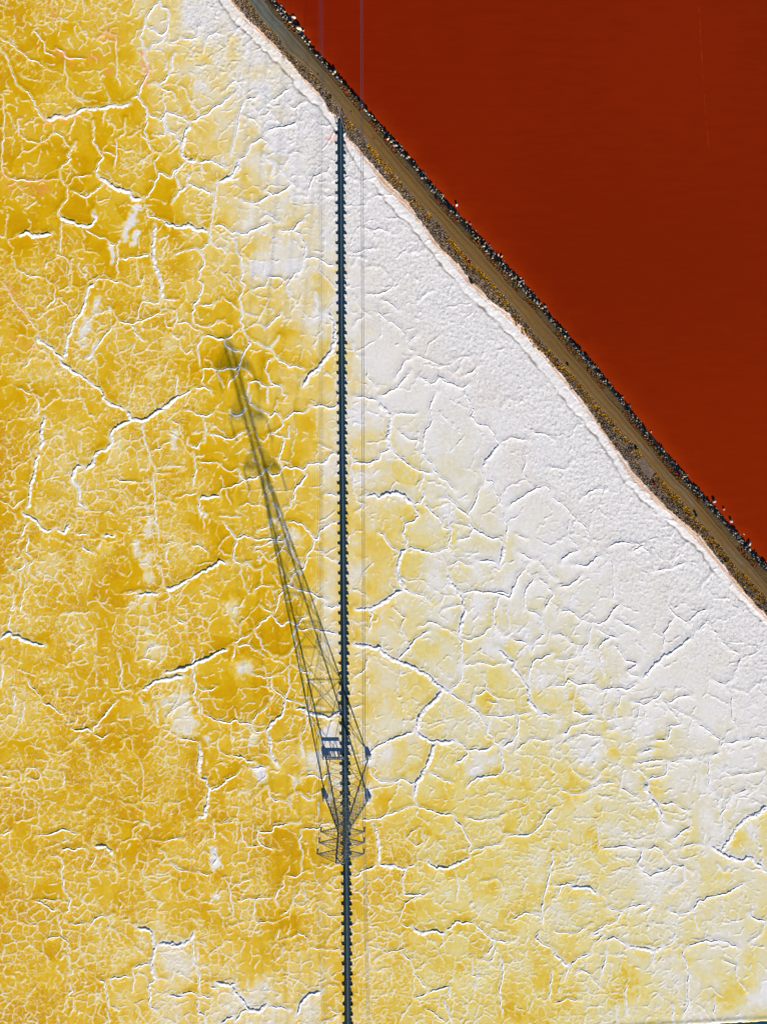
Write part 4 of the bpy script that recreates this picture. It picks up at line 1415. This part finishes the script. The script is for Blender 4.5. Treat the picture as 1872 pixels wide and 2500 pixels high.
g2 = (sstep(-0.15, 0.35, fbm(Tg / 2.5, fR * 5, 12, 3)) * sstep(18, 45, Tg) * sstep(0.2, 0.4, fR) * sstep(0.85, 0.6, fR))[..., None]
col = col * (1 - 0.55 * g2) + dust * 0.55 * g2
trk = (np.exp(-((fR - 0.30 - 0.03 * np.sin(Tg / 7)) / 0.035) ** 2) + np.exp(-((fR - 0.70 - 0.03 * np.sin(Tg / 9)) / 0.045) ** 2))[..., None]
col = col * (1 - 0.34 * trk * sstep(-0.6, 0.4, fbm(Tg / 9, fR, 13, 2))[..., None])
edge = (sstep(0.84, 1.0, fR + 0.08 * fbm(xg, yg, 14, 2)))[..., None]; col = col * (1 - 0.8 * edge) + lin((108, 76, 44)) * 0.8 * edge
stre = fbm(Tg / 7, fR * 9, 16, 3)[..., None]; col = col * (1 + 0.16 * stre)
n0, n1 = xg.shape
a = (np.arange(n0 - 1)[:, None] * n1 + np.arange(n1 - 1)[None]).ravel()
fq = np.stack([a, a + n1, a + n1 + 1, a + 1], -1)
ROAD = link('dirt_road', mesh_np('dirt_road', np.stack([xg, yg, Zg], -1).reshape(-1, 3), fq, col.reshape(-1, 3), smooth=True), None, M_ROAD)
tag(ROAD, 'olive brown dirt track along the top of the levee', 'road', kind='structure')

# ------------------------------------------------------------------ riprap stones on the pond side
def stone_mesh(size, tone, seed, flat=0.65):
    r = random.Random(seed)
    bm = bmesh.new()
    for _ in range(13):
        v = Vector((r.gauss(0, 1), r.gauss(0, 1), r.gauss(0, 1))).normalized()
        bm.verts.new((v.x * size[0] / 2 * r.uniform(.8, 1), v.y * size[1] / 2 * r.uniform(.8, 1), v.z * size[2] / 2 * r.uniform(.75, 1)))
    bmesh.ops.convex_hull(bm, input=bm.verts)
    for v in [v for v in bm.verts if not v.link_faces]: bm.verts.remove(v)
    bmesh.ops.triangulate(bm, faces=bm.faces)
    vs_ = np.array([v.co[:] for v in bm.verts]); bm.verts.index_update()
    fs = np.array([[v.index for v in f.verts] for f in bm.faces])
    bm.free()
    return vs_, fs
STONES = []
T0, T1 = -72.0, 64.0
for k in range(2600):
    t = rng.uniform(T0 - 12, T1 + 12)
    k2, kW = float(nline('R2', t)), float(nline('W', t))
    f = min(1.0, max(0.0, rng.beta(1.2, 1.5)))
    n = k2 + 0.05 + (kW - k2 - 0.02) * f
    dens = 0.75 + 0.6 * float(vnoise(np.array(t / 2.5), np.array(3.0), 5))
    if rng.random() > dens: continue
    sz = 0.15 + 0.45 * rng.random() ** 2.6
    STONES.append((t, n, sz * rng.uniform(.8, 1.5), sz * rng.uniform(.7, 1.0), sz * rng.uniform(.5, .9), None))
tones = [lin((178, 168, 140)), lin((154, 146, 128)), lin((130, 126, 118)), lin((184, 170, 126)), lin((112, 108, 104)), lin((94, 92, 92))]
STONES.sort(key=lambda s: -s[2] * s[3])
proto = {}
def proto_mesh(tone_i, j):
    if (tone_i, j) not in proto:
        vs_, fs = stone_mesh((1, 1, 1), 0, 1000 + tone_i * 40 + j)
        proto[(tone_i, j)] = mesh_np('riprap_stone', vs_, fs, np.repeat(tones[tone_i][None], len(vs_), 0))
    return proto[(tone_i, j)]
bigV = []; bigF = []; bigC = []; base = 0
for k, (t, n, sx, sy, sz, _) in enumerate(STONES):
    x, y = xy(t, n)
    z = float(levee_z(np.array(t), np.array(n)))
    z = max(z, WZ_ - 0.05) + sz * 0.2
    ti = int(rng.choice(6, p=[.26, .2, .2, .1, .14, .1] if t < 12 else [.10, .14, .24, .06, .24, .22])); j = int(rng.integers(0, 8))
    if k < 288:
        o = link('riprap_stone', proto_mesh(ti, j), LEVEE, M_ROCK)
        o.location = (x, y, z); o.scale = (sx, sy, sz)
        o.rotation_euler = (rng.uniform(-.5, .5), rng.uniform(-.5, .5), rng.uniform(0, 6.28))
    else:
        vs_, fs = stone_mesh((sx, sy, sz), 0, 5000 + k)
        an = rng.uniform(0, 6.28); ca, sa = math.cos(an), math.sin(an)
        w_ = np.stack([vs_[:, 0] * ca - vs_[:, 1] * sa + x, vs_[:, 0] * sa + vs_[:, 1] * ca + y, vs_[:, 2] + z], -1)
        bigV.append(w_); bigF.append(fs + base); bigC.append(np.repeat(tones[ti][None], len(vs_), 0)); base += len(vs_)
rub = link('riprap_rubble', mesh_np('riprap_rubble', np.concatenate(bigV), np.concatenate(bigF), np.concatenate(bigC)), LEVEE, M_ROCK)
rub['kind'] = 'stuff'

# the big slabs and boulders that stand out at the water's edge
def slab(px, py, z, size, rz, tone, name, label, seed, tilt=(0, 0), flat=True):
    r = random.Random(seed)
    bm = bmesh.new()
    m_ = 7
    for lv in (-0.5, 0.5):
        for i in range(m_):
            a_ = 2 * math.pi * i / m_ + r.uniform(-.25, .25)
            rr = r.uniform(.78, 1.0) * (0.92 if lv > 0 else 1.0)
            bm.verts.new((math.cos(a_) * size[0] / 2 * rr, math.sin(a_) * size[1] / 2 * rr, lv * size[2] * r.uniform(.85, 1.1)))
    bmesh.ops.convex_hull(bm, input=bm.verts)
    bmesh.ops.triangulate(bm, faces=bm.faces)
    bm.verts.index_update()
    vs_ = np.array([v.co[:] for v in bm.verts]); fs = np.array([[v.index for v in f.verts] for f in bm.faces]); bm.free()
    o = link(name, mesh_np(name, vs_, fs, np.repeat(np.asarray(tone)[None], len(vs_), 0)), None, M_ROCK)
    p = G(px, py, z); o.location = p; o.rotation_euler = (tilt[0], tilt[1], rz)
    tag(o, label, 'rock')
    return o
slab(728, 69, 0.47, (1.45, 0.62, 0.5), math.radians(-24), lin((206, 200, 170)), 'rock_slab', 'large pale concrete slab on the rocks at the top of the pond edge', 1, (0.1, -0.05))
slab(717.5, 42.5, 0.1, (0.85, 0.42, 0.5), math.radians(-35), lin((214, 208, 196)), 'boulder', 'pale boulder standing in the red water near the top of the levee', 2)
slab(817.5, 176.5, 0.42, (0.55, 0.75, 0.45), math.radians(-20), lin((200, 196, 172)), 'boulder', 'pale pointed boulder at the water edge above the boardwalk end', 3)
slab(1114, 501, 0.17, (0.45, 0.45, 0.55), 0.3, lin((220, 214, 206)), 'boulder', 'small white boulder alone in the red water beside the rocks', 4)
slab(1815, 1304, -0.04, (0.75, 0.32, 0.4), math.radians(-28), lin((190, 172, 140)), 'rock_slab', 'tan slab lying in the red water by the lower right rocks', 5)
slab(1828, 1327, 0.16, (0.4, 0.85, 0.5), math.radians(-8), lin((188, 184, 174)), 'rock_slab', 'grey upright slab between the lower right rocks and the water', 6)
slab(1742, 1224, 0.21, (0.6, 0.6, 0.55), 0.5, lin((168, 170, 172)), 'boulder', 'grey square boulder on the pond edge right of the road bend', 7)
slab(1783, 1272, 0.16, (0.45, 0.8, 0.5), math.radians(25), lin((170, 168, 162)), 'rock_slab', 'long grey rock slanting into the water on the lower right bank', 8)
slab(1765, 1243, 0.11, (0.4, 0.55, 0.45), math.radians(10), lin((190, 150, 130)), 'boulder', 'reddish boulder at the water edge on the lower right bank', 9)
slab(1801, 1263, -0.21, (0.42, 0.22, 0.16), math.radians(-35), lin((232, 200, 180)), 'rock', 'small pale rock barely breaking the red water lower right', 10)
slab(1276, 693, 0.11, (0.3, 0.8, 0.4), math.radians(-18), lin((206, 200, 190)), 'rock_slab', 'thin pale slab tilted over the water at the middle of the levee', 11, (0, 0.3))
slab(1216, 622, 0.11, (0.22, 0.7, 0.3), math.radians(10), lin((196, 178, 150)), 'rock_slab', 'narrow tan rock sticking into the pond at the middle of the levee', 12, (0.2, 0))

# ------------------------------------------------------------------ plants on the levee
def tuft_field(name, n, tfun, nfun, hrange, cols, blades, label, cat, spread=0.16, seed=1, keepf=None):
    r = np.random.default_rng(seed)
    V = []; C = []; 
    t = tfun(r, n); nn = nfun(r, t)
    if keepf is not None:
        k = keepf(r, t, nn); t = t[k]; nn = nn[k]
    x, y = xy(t, nn); z = levee_z(t, nn)
    ci = r.integers(0, len(cols), len(t)); cc = np.array(cols)[ci] * r.uniform(.8, 1.2, len(t))[:, None]
    hs = r.uniform(*hrange, len(t))
    for b in range(blades):
        an = r.uniform(0, 2 * math.pi, len(t)); tl = r.uniform(0.25, 1.0, len(t)) * spread * (hs / hrange[1] + .4) * 1.6
        p0 = np.stack([x + r.normal(0, spread * .45, len(t)), y + r.normal(0, spread * .45, len(t)), z - 0.05], -1)
        tip = p0 + np.stack([np.cos(an) * tl, np.sin(an) * tl, hs * r.uniform(.45, 1.0, len(t)) + 0.05], -1)
        wd = r.uniform(.04, .10, len(t))
        pn = np.stack([-np.sin(an) * wd, np.cos(an) * wd, np.zeros(len(t))], -1)
        mid = p0 * .45 + tip * .55 + np.stack([np.zeros(len(t)), np.zeros(len(t)), 0.2 * hs], -1)
        V.append(np.stack([p0 - pn, p0 + pn, mid + pn * 1.2, tip, mid - pn * 1.2], 1).reshape(-1, 3))
        C.append(np.repeat((cc * r.uniform(.88, 1.12, len(t))[:, None])[:, None], 5, 1).reshape(-1, 3))
    V = np.concatenate(V); C = np.concatenate(C)
    b0 = np.arange(0, len(V), 5)
    fs = np.concatenate([np.stack([b0, b0 + 1, b0 + 2, b0 + 4], -1), np.stack([b0 + 4, b0 + 2, b0 + 3, b0 + 3], -1)])
    # the tips are triangles
    f4 = fs[:len(b0)]; f3 = fs[len(b0):, :3]
    tri = np.concatenate([f4[:, [0, 1, 2]], f4[:, [0, 2, 3]], f3])
    o = link(name, mesh_np(name, V, tri, np.clip(C, 0, 1)), None, M_VEG)
    return tag(o, label, cat, kind='stuff')
uT = lambda r, n: r.uniform(-86, 78, n)
def between(a, b, lo, hi):
    return lambda r, t: nline(a, t) + (nline(b, t) - nline(a, t)) * r.uniform(lo, hi, len(t))
def notaisle(r, t, n):
    x, y = xy(t, n)
    bx, by = gx(833, 300, .4)
    gap = (np.abs(x - bx) < 0.55) & (y < by + 3.0)
    wash = (np.abs(t - tn(*gx(1575, 1140))[0]) < 2.0) & (n > nline('V', t) + 1.3)     # bare pull-out by the track
    return ~gap & ~wash
tuft_field('dry_scrub', 5200, uT, between('V', 'RL', 0.05, 0.86), (.07, .20), [lin((122, 103, 86)), lin((108, 92, 80)), lin((136, 116, 88)), lin((98, 84, 72)), lin((130, 106, 72)), lin((150, 134, 112))], 6,
           'grey brown dry scrub covering the salt side slope of the levee', 'scrub', .17, 3, notaisle)
def goldkeep(r, t, n):
    q = vnoise(t / 3.0, t * 0 + 4, 31) + 0.5 * vnoise(t / 1.1, t * 0, 32)
    return notaisle(r, t, n) & (q > -0.5) & (t > tn(*gx(845, 290))[0] - 0.5)
tuft_field('golden_brush', 5200, uT, lambda r, t: nline('RL', t) - 0.30 - np.abs(r.normal(0, .36, len(t))) - 0.14 * vnoise(t / 2.2, t * 0, 5), (.08, .20), [lin((186, 138, 26)), lin((172, 120, 22)), lin((198, 152, 36)), lin((152, 106, 28)), lin((128, 98, 44))], 6,
           'band of golden yellow brush along the salt side of the dirt track', 'brush', .15, 4, goldkeep)
tuft_field('brown_brush', 900, lambda r, n: r.uniform(-86, -44, n), lambda r, t: nline('RL', t) - 0.1 - np.abs(r.normal(0, .35, len(t))), (.07, .18), [lin((130, 104, 62)), lin((112, 88, 54)), lin((150, 120, 70))], 6,
           'low tan brush along the track above the boardwalk end', 'brush', .15, 5, notaisle)
tuft_field('verge_weeds', 1500, uT, lambda r, t: nline('RR', t) + r.uniform(-.15, .75, len(t)), (.06, .18), [lin((122, 92, 44)), lin((140, 84, 36)), lin((96, 78, 46)), lin((150, 60, 30))], 5,
           'thin rusty weeds on the road verge above the rocks', 'weeds', .12, 6, lambda r, t, n: vnoise(t / 2.5, t * 0, 51) > -0.15)

def plant(px, py, z, rad, hgt, cols, name, label, cat, seed, blades=60, group=None):
    r = np.random.default_rng(seed)
    root = empty(name, G(px, py, z))
    V = []; C = []
    for b in range(blades):
        an = r.uniform(0, 2 * math.pi); d = rad * math.sqrt(r.random()) * .9
        el = 1 - (d / rad) ** 2 * .6
        p0 = np.array([math.cos(an) * d * .5, math.sin(an) * d * .5, -0.05])
        tip = np.array([math.cos(an) * d * 1.1, math.sin(an) * d * 1.1, hgt * el * r.uniform(.6, 1)])
        a2 = r.uniform(0, 6.28); w_ = np.array([math.cos(a2), math.sin(a2), 0]) * r.uniform(.04, .09)
        md = (p0 + tip) / 2 + np.array([0, 0, hgt * .2])
        V += [p0 - w_ * .5, p0 + w_ * .5, md + w_, tip + w_ * .4, tip - w_ * .4, md - w_]
        c = np.asarray(cols[r.integers(0, len(cols))]) * r.uniform(.7, 1.25); C += [c] * 6
    b0 = np.arange(0, len(V), 6)
    fs = np.concatenate([np.stack([b0, b0 + 1, b0 + 2, b0 + 5], -1), np.stack([b0 + 5, b0 + 2, b0 + 3, b0 + 4], -1)])
    link('crown', mesh_np('crown', np.array(V), fs, np.clip(np.array(C), 0, 1)), root, M_VEG)
    mb = MB(); mb.bar((0, 0, -.12), (0, 0, hgt * .4), .05, n=5)
    mb.build('stem', M_STEM, root)
    return tag(root, label, cat, group)
M_STEM = flat_mat('woody_stem', (0.09, 0.06, 0.04), rough=0.9)
RED = [lin((176, 28, 14)), lin((150, 34, 18)), lin((200, 56, 24))]; GRN = [lin((62, 84, 28)), lin((90, 108, 36)), lin((48, 70, 26))]
for i, (px, py, z, rd_, h_, cl, nm_, lb, ct) in enumerate([
 (1145, 641, .95, .34, .22, RED, 'red_shrub', 'bright red low plant between the golden brush and the scrub', 'plant'),
 (1137, 631, .95, .2, .18, RED, 'red_shrub', 'small red plant just above the bright red one in the brush', 'plant'),
 (1597, 1181, .9, .34, .2, RED, 'red_shrub', 'red low plant in the scrub below the bare pull-out', 'plant'),
 (913, 337, 1.1, .36, .1, [lin((150, 62, 34)), lin((170, 74, 40))], 'rust_mat_plant', 'rust red mat of plants lying on the dirt track', 'plant'),
 (931, 357, 1.1, .3, .09, [lin((140, 84, 44)), lin((150, 96, 50))], 'rust_mat_plant', 'tan brown mat on the track just below the rust red one', 'plant'),
 (857, 272, 1.1, .17, .08, [lin((120, 72, 44)), lin((104, 66, 44))], 'rust_mat_plant', 'tiny brown tuft on the track right of the boardwalk end', 'plant'),
 (776, 181, 1.1, .2, .08, [lin((130, 76, 44)), lin((110, 70, 44))], 'rust_mat_plant', 'small brown tuft on the track near the top of the picture', 'plant'),
 (940, 342, 1.05, .3, .14, RED, 'red_shrub', 'red plants on the rock side verge beside the rust red mat', 'plant'),
 (1066, 488, 1.05, .24, .14, RED, 'red_shrub', 'red plant at the inner edge of the rocks at mid levee', 'plant'),
 (1648, 1153, 1.05, .26, .14, RED, 'red_shrub', 'red plants along the rocks opposite the bare pull-out', 'plant'),
 (1659, 1163, 1.05, .24, .14, RED, 'red_shrub', 'red plants lower along the rocks past the pull-out', 'plant'),
 (807, 238, 1.0, .28, .28, GRN, 'green_shrub', 'green yellow shrub beside the track above the boardwalk end', 'shrub'),
 (1769, 1368, .8, .36, .3, GRN, 'green_shrub', 'green shrub in the grey scrub at the lower right', 'shrub'),
 (1698, 1258, 1.0, .24, .26, GRN, 'green_shrub', 'small green shrub in the golden band right of centre', 'shrub'),
 (1551, 1094, 1.0, .3, .3, GRN, 'green_shrub', 'dark green shrub at the track edge above the bare pull-out', 'shrub'),
 (1384, 890, 1.0, .26, .32, GRN, 'green_shrub', 'dark green bush at the track edge halfway down the levee', 'shrub'),
 (1150, 690, .4, .34, .45, [lin((40, 44, 34)), lin((58, 54, 40))], 'dark_bush', 'dark bush on the salt shore where the edge steps in', 'bush'),
 (1694, 1250, 1.0, .22, .3, [lin((46, 48, 40)), lin((60, 56, 44))], 'dark_bush', 'dark upright tuft at the track edge above the small green shrub', 'bush')]):
    plant(px, py, z, rd_, h_, cl, nm_, lb, ct, 300 + i)

# ------------------------------------------------------------------ boardwalk
BWP = np.array([(831.7, 281), (833.2, 600), (835.5, 1000), (839.0, 1450), (842.6, 1850), (846.3, 2150), (849.4, 2500), (851.6, 2700)])
def bw(py, off, z):
    """point of the boardwalk at map row py, off metres to the right of the plank line"""
    x, y = gx(np.interp(py, BWP[:, 1], BWP[:, 0]), py, 0.36)
    return Vector((float(x) + off, float(y), z))
BW = empty('boardwalk', bw(1250, 0, 0))
BOFF = BW.location.copy()
def bpart(m, name, mat):
    o = m.build(name, mat, BW); o.matrix_parent_inverse.identity(); o.location = -BOFF
    return o
PY0, PY1, PITCH = 284.0, 2640.0, 24.5
def strip(off0, off1, z0, z1, p0, p1):
    m = MB()
    a, b = bw(p0, 0, 0), bw(p1, 0, 0)
    vs_ = []
    for z in (z0, z1):
        vs_ += [(a.x + off0, a.y, z), (a.x + off1, a.y, z), (b.x + off1, b.y, z), (b.x + off0, b.y, z)]
    m._add(vs_, [(0, 1, 2, 3), (7, 6, 5, 4), (0, 4, 5, 1), (1, 5, 6, 2), (2, 6, 7, 3), (3, 7, 4, 0)])
    return m
SEG = 2 * PITCH
k = 0
p = PY0
while p < PY1:
    e = min(p + SEG, PY1)
    g = 0.6
    jz = random.uniform(-.012, .012)
    bpart(strip(-0.125 + random.uniform(-.012, .012), 0.115, 0.33 + jz, 0.385 + jz, p, e - g), 'walk_plank', M_PLANK)
    bpart(strip(-0.40, 0.43, 0.20, 0.30 + jz * .5, p, e - 0.25), 'under_deck_and_shade', M_TIMBER)  # dark boards, widened on the left to stand in for the walk's shadow band
    bpart(strip(0.235, 0.315, 0.34 + jz, 0.42 + jz, p, e - g), 'side_rail', M_RAIL)
    p = e
beam_proto = None
p = PY0 + 16
i = 0
while p < PY1:
    c = bw(p, 0, 0)
    if i == 0 or True:
        m = MB()
        lx = -0.92 + random.uniform(-.05, .05); rx = 0.90 + random.uniform(-.06, .06)
        m.box(((lx + rx) / 2, 0, 0.10), (rx - lx, 0.12, 0.14), random.uniform(-.03, .03))
        beam = m
    o = beam.build('crossbeam', M_TIMBER, BW); o.location = c - BOFF
    m = MB()
    m.prism([(0.43, 0, -0.03), (rx - 0.03, 0, -0.03), (rx - 0.03, 0, 0.16), (0.43, 0, 0.40)], (0, -0.05, 0), (0, 0.05, 0))
    o = m.build('brace', M_TIMBER, BW); o.location = c - BOFF
    m = MB()
    m.prism([(-0.40, 0, 0.29), (-0.62, 0, 0.16), (-0.40, 0, 0.10)], (0, -0.04, 0), (0, 0.04, 0))
    o = m.build('brace', M_TIMBER, BW); o.location = c - BOFF
    c2 = bw(p + PITCH / 2, 0, 0)
    m = MB()
    w_ = 0.66 + random.uniform(-.05, .07)
    m.prism([(0.43, 0, -0.03), (w_, 0, -0.03), (w_, 0, 0.06), (0.43, 0, 0.30)], (0, -0.04, 0), (0, 0.04, 0))
    o = m.build('half_brace', M_TIMBER, BW); o.location = c2 - BOFF
    p += PITCH; i += 1
tag(BW, 'long narrow dark timber boardwalk crossing the salt under the pylon', 'boardwalk')
# handrails on the ramp at its shore end
for sx in (-0.33, 0.46):
    m = MB(); pts = [bw(282, sx, 1.45), bw(300, sx, 1.25), bw(322, sx, 1.15)]
    for a, b in zip(pts, pts[1:]): m.bar(a, b, .06)
    bpart(m, 'ramp_rail', M_TIMBER)
    for pp, zz in ((283, 1.45), (302, 1.24), (321, 1.15)):
        m = MB(); m.bar(bw(pp, sx, 0), bw(pp, sx, zz), .08); bpart(m, 'rail_post', M_TIMBER)
m = MB(); a = bw(320, -.33, 1.12); b = bw(320, .46, 1.12); m.bar(a, b, .07); bpart(m, 'gate_bar', M_TIMBER)
m = MB(); m.box((0, 0, .22), (.34, .28, .36)); m.box((.1, .05, .48), (.12, .12, .2))
o = m.build('marker_block', M_WHITE); o.location = G(842.5, 330, 0)
tag(o, 'small white block beside the shore end of the boardwalk', 'block')

# ------------------------------------------------------------------ landing beside the boardwalk
LP = G(819.5, 1850.5, 0.5)
LD = empty('landing_platform', (LP.x, LP.y, 0))
tag(LD, 'short grey timber landing joining the boardwalk to the pylon leg', 'platform')
def lpart(m, name, mat): return m.build(name, mat, LD)
LX0, LX1 = -1.66, 1.42
nb = 9
for j in range(3):
    m = MB(); m.box(((LX0 + LX1) / 2, -0.20 + j * 0.175, 0.5), (LX1 - LX0, 0.165, 0.05)); lpart(m, 'deck_board', M_LAND)
for x in (-1.5, -1.1, -.85, -.1, .55, 1.2):
    m = MB(); m.bar((x, -.22, 0), (x, -.22, .47), .09); m.bar((x, .22, 0), (x, .22, .47), .09); m.box((x, 0, .43), (.09, .5, .09)); lpart(m, 'bent', M_TIMBER)
for sy in (-.02, .31):
    for x in (-1.6, -.45, .62, 1.38):
        m = MB(); m.bar((x, sy, .05), (x + (.02 if sy > 0 else 0), sy, 1.12), .055); lpart(m, 'rail_post', M_TIMBER)
    m = MB(); m.bar((LX0, sy, 1.12), (LX1 - .1, sy, 1.12), .075, .10); lpart(m, 'handrail', M_TIMBER)
m = MB(); m.bar((LX0, -.02, 1.12), (LX0, .31, 1.12), .09); lpart(m, 'handrail', M_TIMBER)
m = MB(); m.prism([(LX0 - .35, -.2, 0), (LX0 - .35, .25, 0), (LX0 - .05, .25, .47), (LX0 - .05, -.2, .47)], (0, 0, 0), (0.12, 0, 0)); lpart(m, 'end_wall', M_TIMBER)

# ------------------------------------------------------------------ the pylon
PC = G(847.5, 1900, 0)
PY = empty('transmission_pylon', PC)
tag(PY, 'tall grey steel lattice pylon with three pairs of crossarms over the boardwalk', 'pylon')
def ppart(m, name, mat=M_STEEL, parent=None): return m.build(name, mat, parent or PY)
BX, BY, BZ = 3.6, 3.5, 0.62
WZ, WH = 19.4, 0.64
TZ, TH = 28.3, 0.56
def corner(z, sx, sy):
    if z <= WZ:
        f = (z - BZ) / (WZ - BZ)
        return Vector((sx * (BX + (WH - BX) * f), sy * (BY + (WH - BY) * f), z))
    f = (z - WZ) / (TZ - WZ)
    return Vector((sx * (WH + (TH - WH) * f), sy * (WH + (TH - WH) * f), z))
for sx in (-1, 1):
    for sy in (-1, 1):
        m = MB()
        cx_, cy_ = sx * (BX + .08), sy * (BY + .08)
        r0, r1 = .52, .30
        m._add([(cx_ - r0, cy_ - r0, -.1), (cx_ + r0, cy_ - r0, -.1), (cx_ + r0, cy_ + r0, -.1), (cx_ - r0, cy_ + r0, -.1),
                (cx_ - r1, cy_ - r1, .62), (cx_ + r1, cy_ - r1, .62), (cx_ + r1, cy_ + r1, .62), (cx_ - r1, cy_ + r1, .62)],
               [(3, 2, 1, 0), (4, 5, 6, 7), (0, 1, 5, 4), (1, 2, 6, 5), (2, 3, 7, 6), (3, 0, 4, 7)])
        ppart(m, 'footing', M_CONC)
        # angle-iron leg: two flanges
        m = MB()
        for z0, z1, w_ in ((BZ - .1, WZ, .17), (WZ, TZ, .12)):
            a, b = corner(z0, sx, sy), corner(z1, sx, sy)
            m.bar(a + Vector((-sx * w_ / 2, 0, 0)), b + Vector((-sx * w_ / 2, 0, 0)), w_, .03)
            m.bar(a + Vector((0, -sy * w_ / 2, 0)), b + Vector((0, -sy * w_ / 2, 0)), .03, w_)
            m.bar(a, b, .06)
        ppart(m, 'leg')
LOW = [BZ, 5.4, 9.4, 12.7, 15.4, 17.6, WZ]
UP = [WZ, 20.28, 21.95, 23.6, 25.25, 26.87, TZ]
FACES = [((-1, -1), (1, -1)), ((1, -1), (1, 1)), ((1, 1), (-1, 1)), ((-1, 1), (-1, -1))]
for lv, (z0, z1) in enumerate(list(zip(LOW, LOW[1:])) + list(zip(UP, UP[1:]))):
    lowp = z1 <= WZ + .01
    for (a_, b_) in FACES:
        m = MB()
        w_ = .052 if lowp else .045
        p00, p10 = corner(z0, *a_), corner(z0, *b_); p01, p11 = corner(z1, *a_), corner(z1, *b_)
        m.bar(p00, p11, w_); m.bar(p10, p01, w_)
        if lowp and lv < 4:        # secondary members
            xm = p00.lerp(p11, (p10 - p00).length / ((p10 - p00).length + (p11 - p01).length))
            for q0, q1 in ((p00, p01), (p10, p11)):
                hm = q0.lerp(q1, (xm.z - q0.z) / (q1.z - q0.z))
                m.bar(hm, q0.lerp(xm, .5), .032); m.bar(hm, q1.lerp(xm, .5), .032)
        ppart(m, 'lattice_brace')
    if lv != 0 or True:
        for (a_, b_) in FACES:
            m = MB(); m.bar(corner(z1, *a_), corner(z1, *b_), .06 if lowp else .055); ppart(m, 'horizontal_strut')
        if lowp:
            m = MB(); m.bar(corner(z1, -1, -1), corner(z1, 1, 1), .035); m.bar(corner(z1, 1, -1), corner(z1, -1, 1), .035); ppart(m, 'plan_brace')
m = MB()
top = Vector((0, 0, TZ + .75))
for sx in (-1, 1):
    for sy in (-1, 1): m.bar(corner(TZ, sx, sy), top, .07)
ppart(m, 'peak')
# climbing pegs on one leg
m = MB()
for k in range(40):
    c = corner(2.6 + k * .62, 1, -1); m.bar(c, c + Vector((.16, -.02, 0)), .025)
ppart(m, 'climbing_pegs')
ARMS = [20.28, 23.6, 26.87]
AR = 3.11
ATT = []
for az in ARMS:
    for sx in (-1, 1):
        tip = Vector((sx * AR, 0, az))
        m = MB()
        lo = [corner(az, sx, -1), corner(az, sx, 1)]; hi = [corner(min(az + 1.25, TZ), sx, -1), corner(min(az + 1.25, TZ), sx, 1)]
        m.bar(lo[0], tip, .06); m.bar(lo[1], tip, .12, .10); m.bar(hi[0], tip, .045); m.bar(hi[1], tip, .045)
        nn_ = 4
        for j in range(1, nn_ + 1):
            f0, f1 = j / (nn_ + 1), (j + .5) / (nn_ + 1)
            a0, a1 = lo[0].lerp(tip, f0), lo[1].lerp(tip, f0)
            m.bar(a0, a1, .028)
            m.bar(lo[0].lerp(tip, (j - 1) / (nn_ + 1)), a1, .028)
            for s_ in (0, 1):
                m.bar(lo[s_].lerp(tip, f0), hi[s_].lerp(tip, f0), .028)
                m.bar(lo[s_].lerp(tip, f0), hi[s_].lerp(tip, (j - 1) / (nn_ + 1)), .025)
        arm = ppart(m, 'crossarm')
        # insulator string hanging from the tip
        m = MB()
        segs = 9
        for j in range(segs):
            z_ = az - .14 - j * .135
            m.bar((tip.x, 0, z_ + .05), (tip.x, 0, z_ - .03), .20, .20, 8)
            m.bar((tip.x, 0, z_ + .09), (tip.x, 0, z_ + .05), .10, .10, 6)
        m.bar((tip.x, 0, az), (tip.x, 0, az - 1.40), .06, .06, 5)
        ins = m.build('insulator', M_INS, arm)
        m = MB(); m.bar((tip.x - .17, 0, az - 1.40), (tip.x + .17, 0, az - 1.40), .07); 
        for q in (-.15, .15): m.bar((tip.x + q, -.16, az - 1.44), (tip.x + q, .16, az - 1.44), .06)
        m.build('clamp', M_STEEL, arm)
        ATT.append((PC.x + tip.x, PC.y, az - 1.44, sx, ARMS.index(az)))

# ------------------------------------------------------------------ conductors: two wires under every insulator
SP, SAG = 320.0, 10.0
names = {0: 'lowest', 1: 'middle', 2: 'top'}
for (ax, ay, az, sx, lev) in ATT:
    for q in (-1, 1):
        pts = []
        ds = np.concatenate([np.linspace(-SP, -120, 12), np.linspace(-110, -10, 21), np.linspace(-8, 8, 9), np.linspace(10, 150, 29), np.linspace(165, SP, 10)])
        for d in ds:
            u = abs(d) / SP
            z = az - 4 * SAG * u * (1 - u)
            x = ax + q * .145 + (-.004 * d if d > 0 else .020 * (-d))
            pts.append((x, ay + d, z))
        n = 5; V = []; Fq = []
        r_ = .012
        for (x, y, z) in pts:
            for i in range(n):
                an = 2 * math.pi * i / n
                V.append((x + math.cos(an) * r_, y, z + math.sin(an) * r_))
        for i in range(len(pts) - 1):
            for j in range(n):
                k2 = (j + 1) % n
                Fq.append((i * n + j, i * n + k2, (i + 1) * n + k2, (i + 1) * n + j))
        o = link('conductor_wire', mesh_np('conductor_wire', V, np.array(Fq), smooth=True), None, M_WIRE)
        side = 'left' if sx < 0 else 'right'
        wh = 'outer' if q * sx > 0 else 'inner'
        tag(o, f'thin grey {wh} power wire from the {names[lev]} {side} crossarm', 'power wire', 'power wires running along the boardwalk')
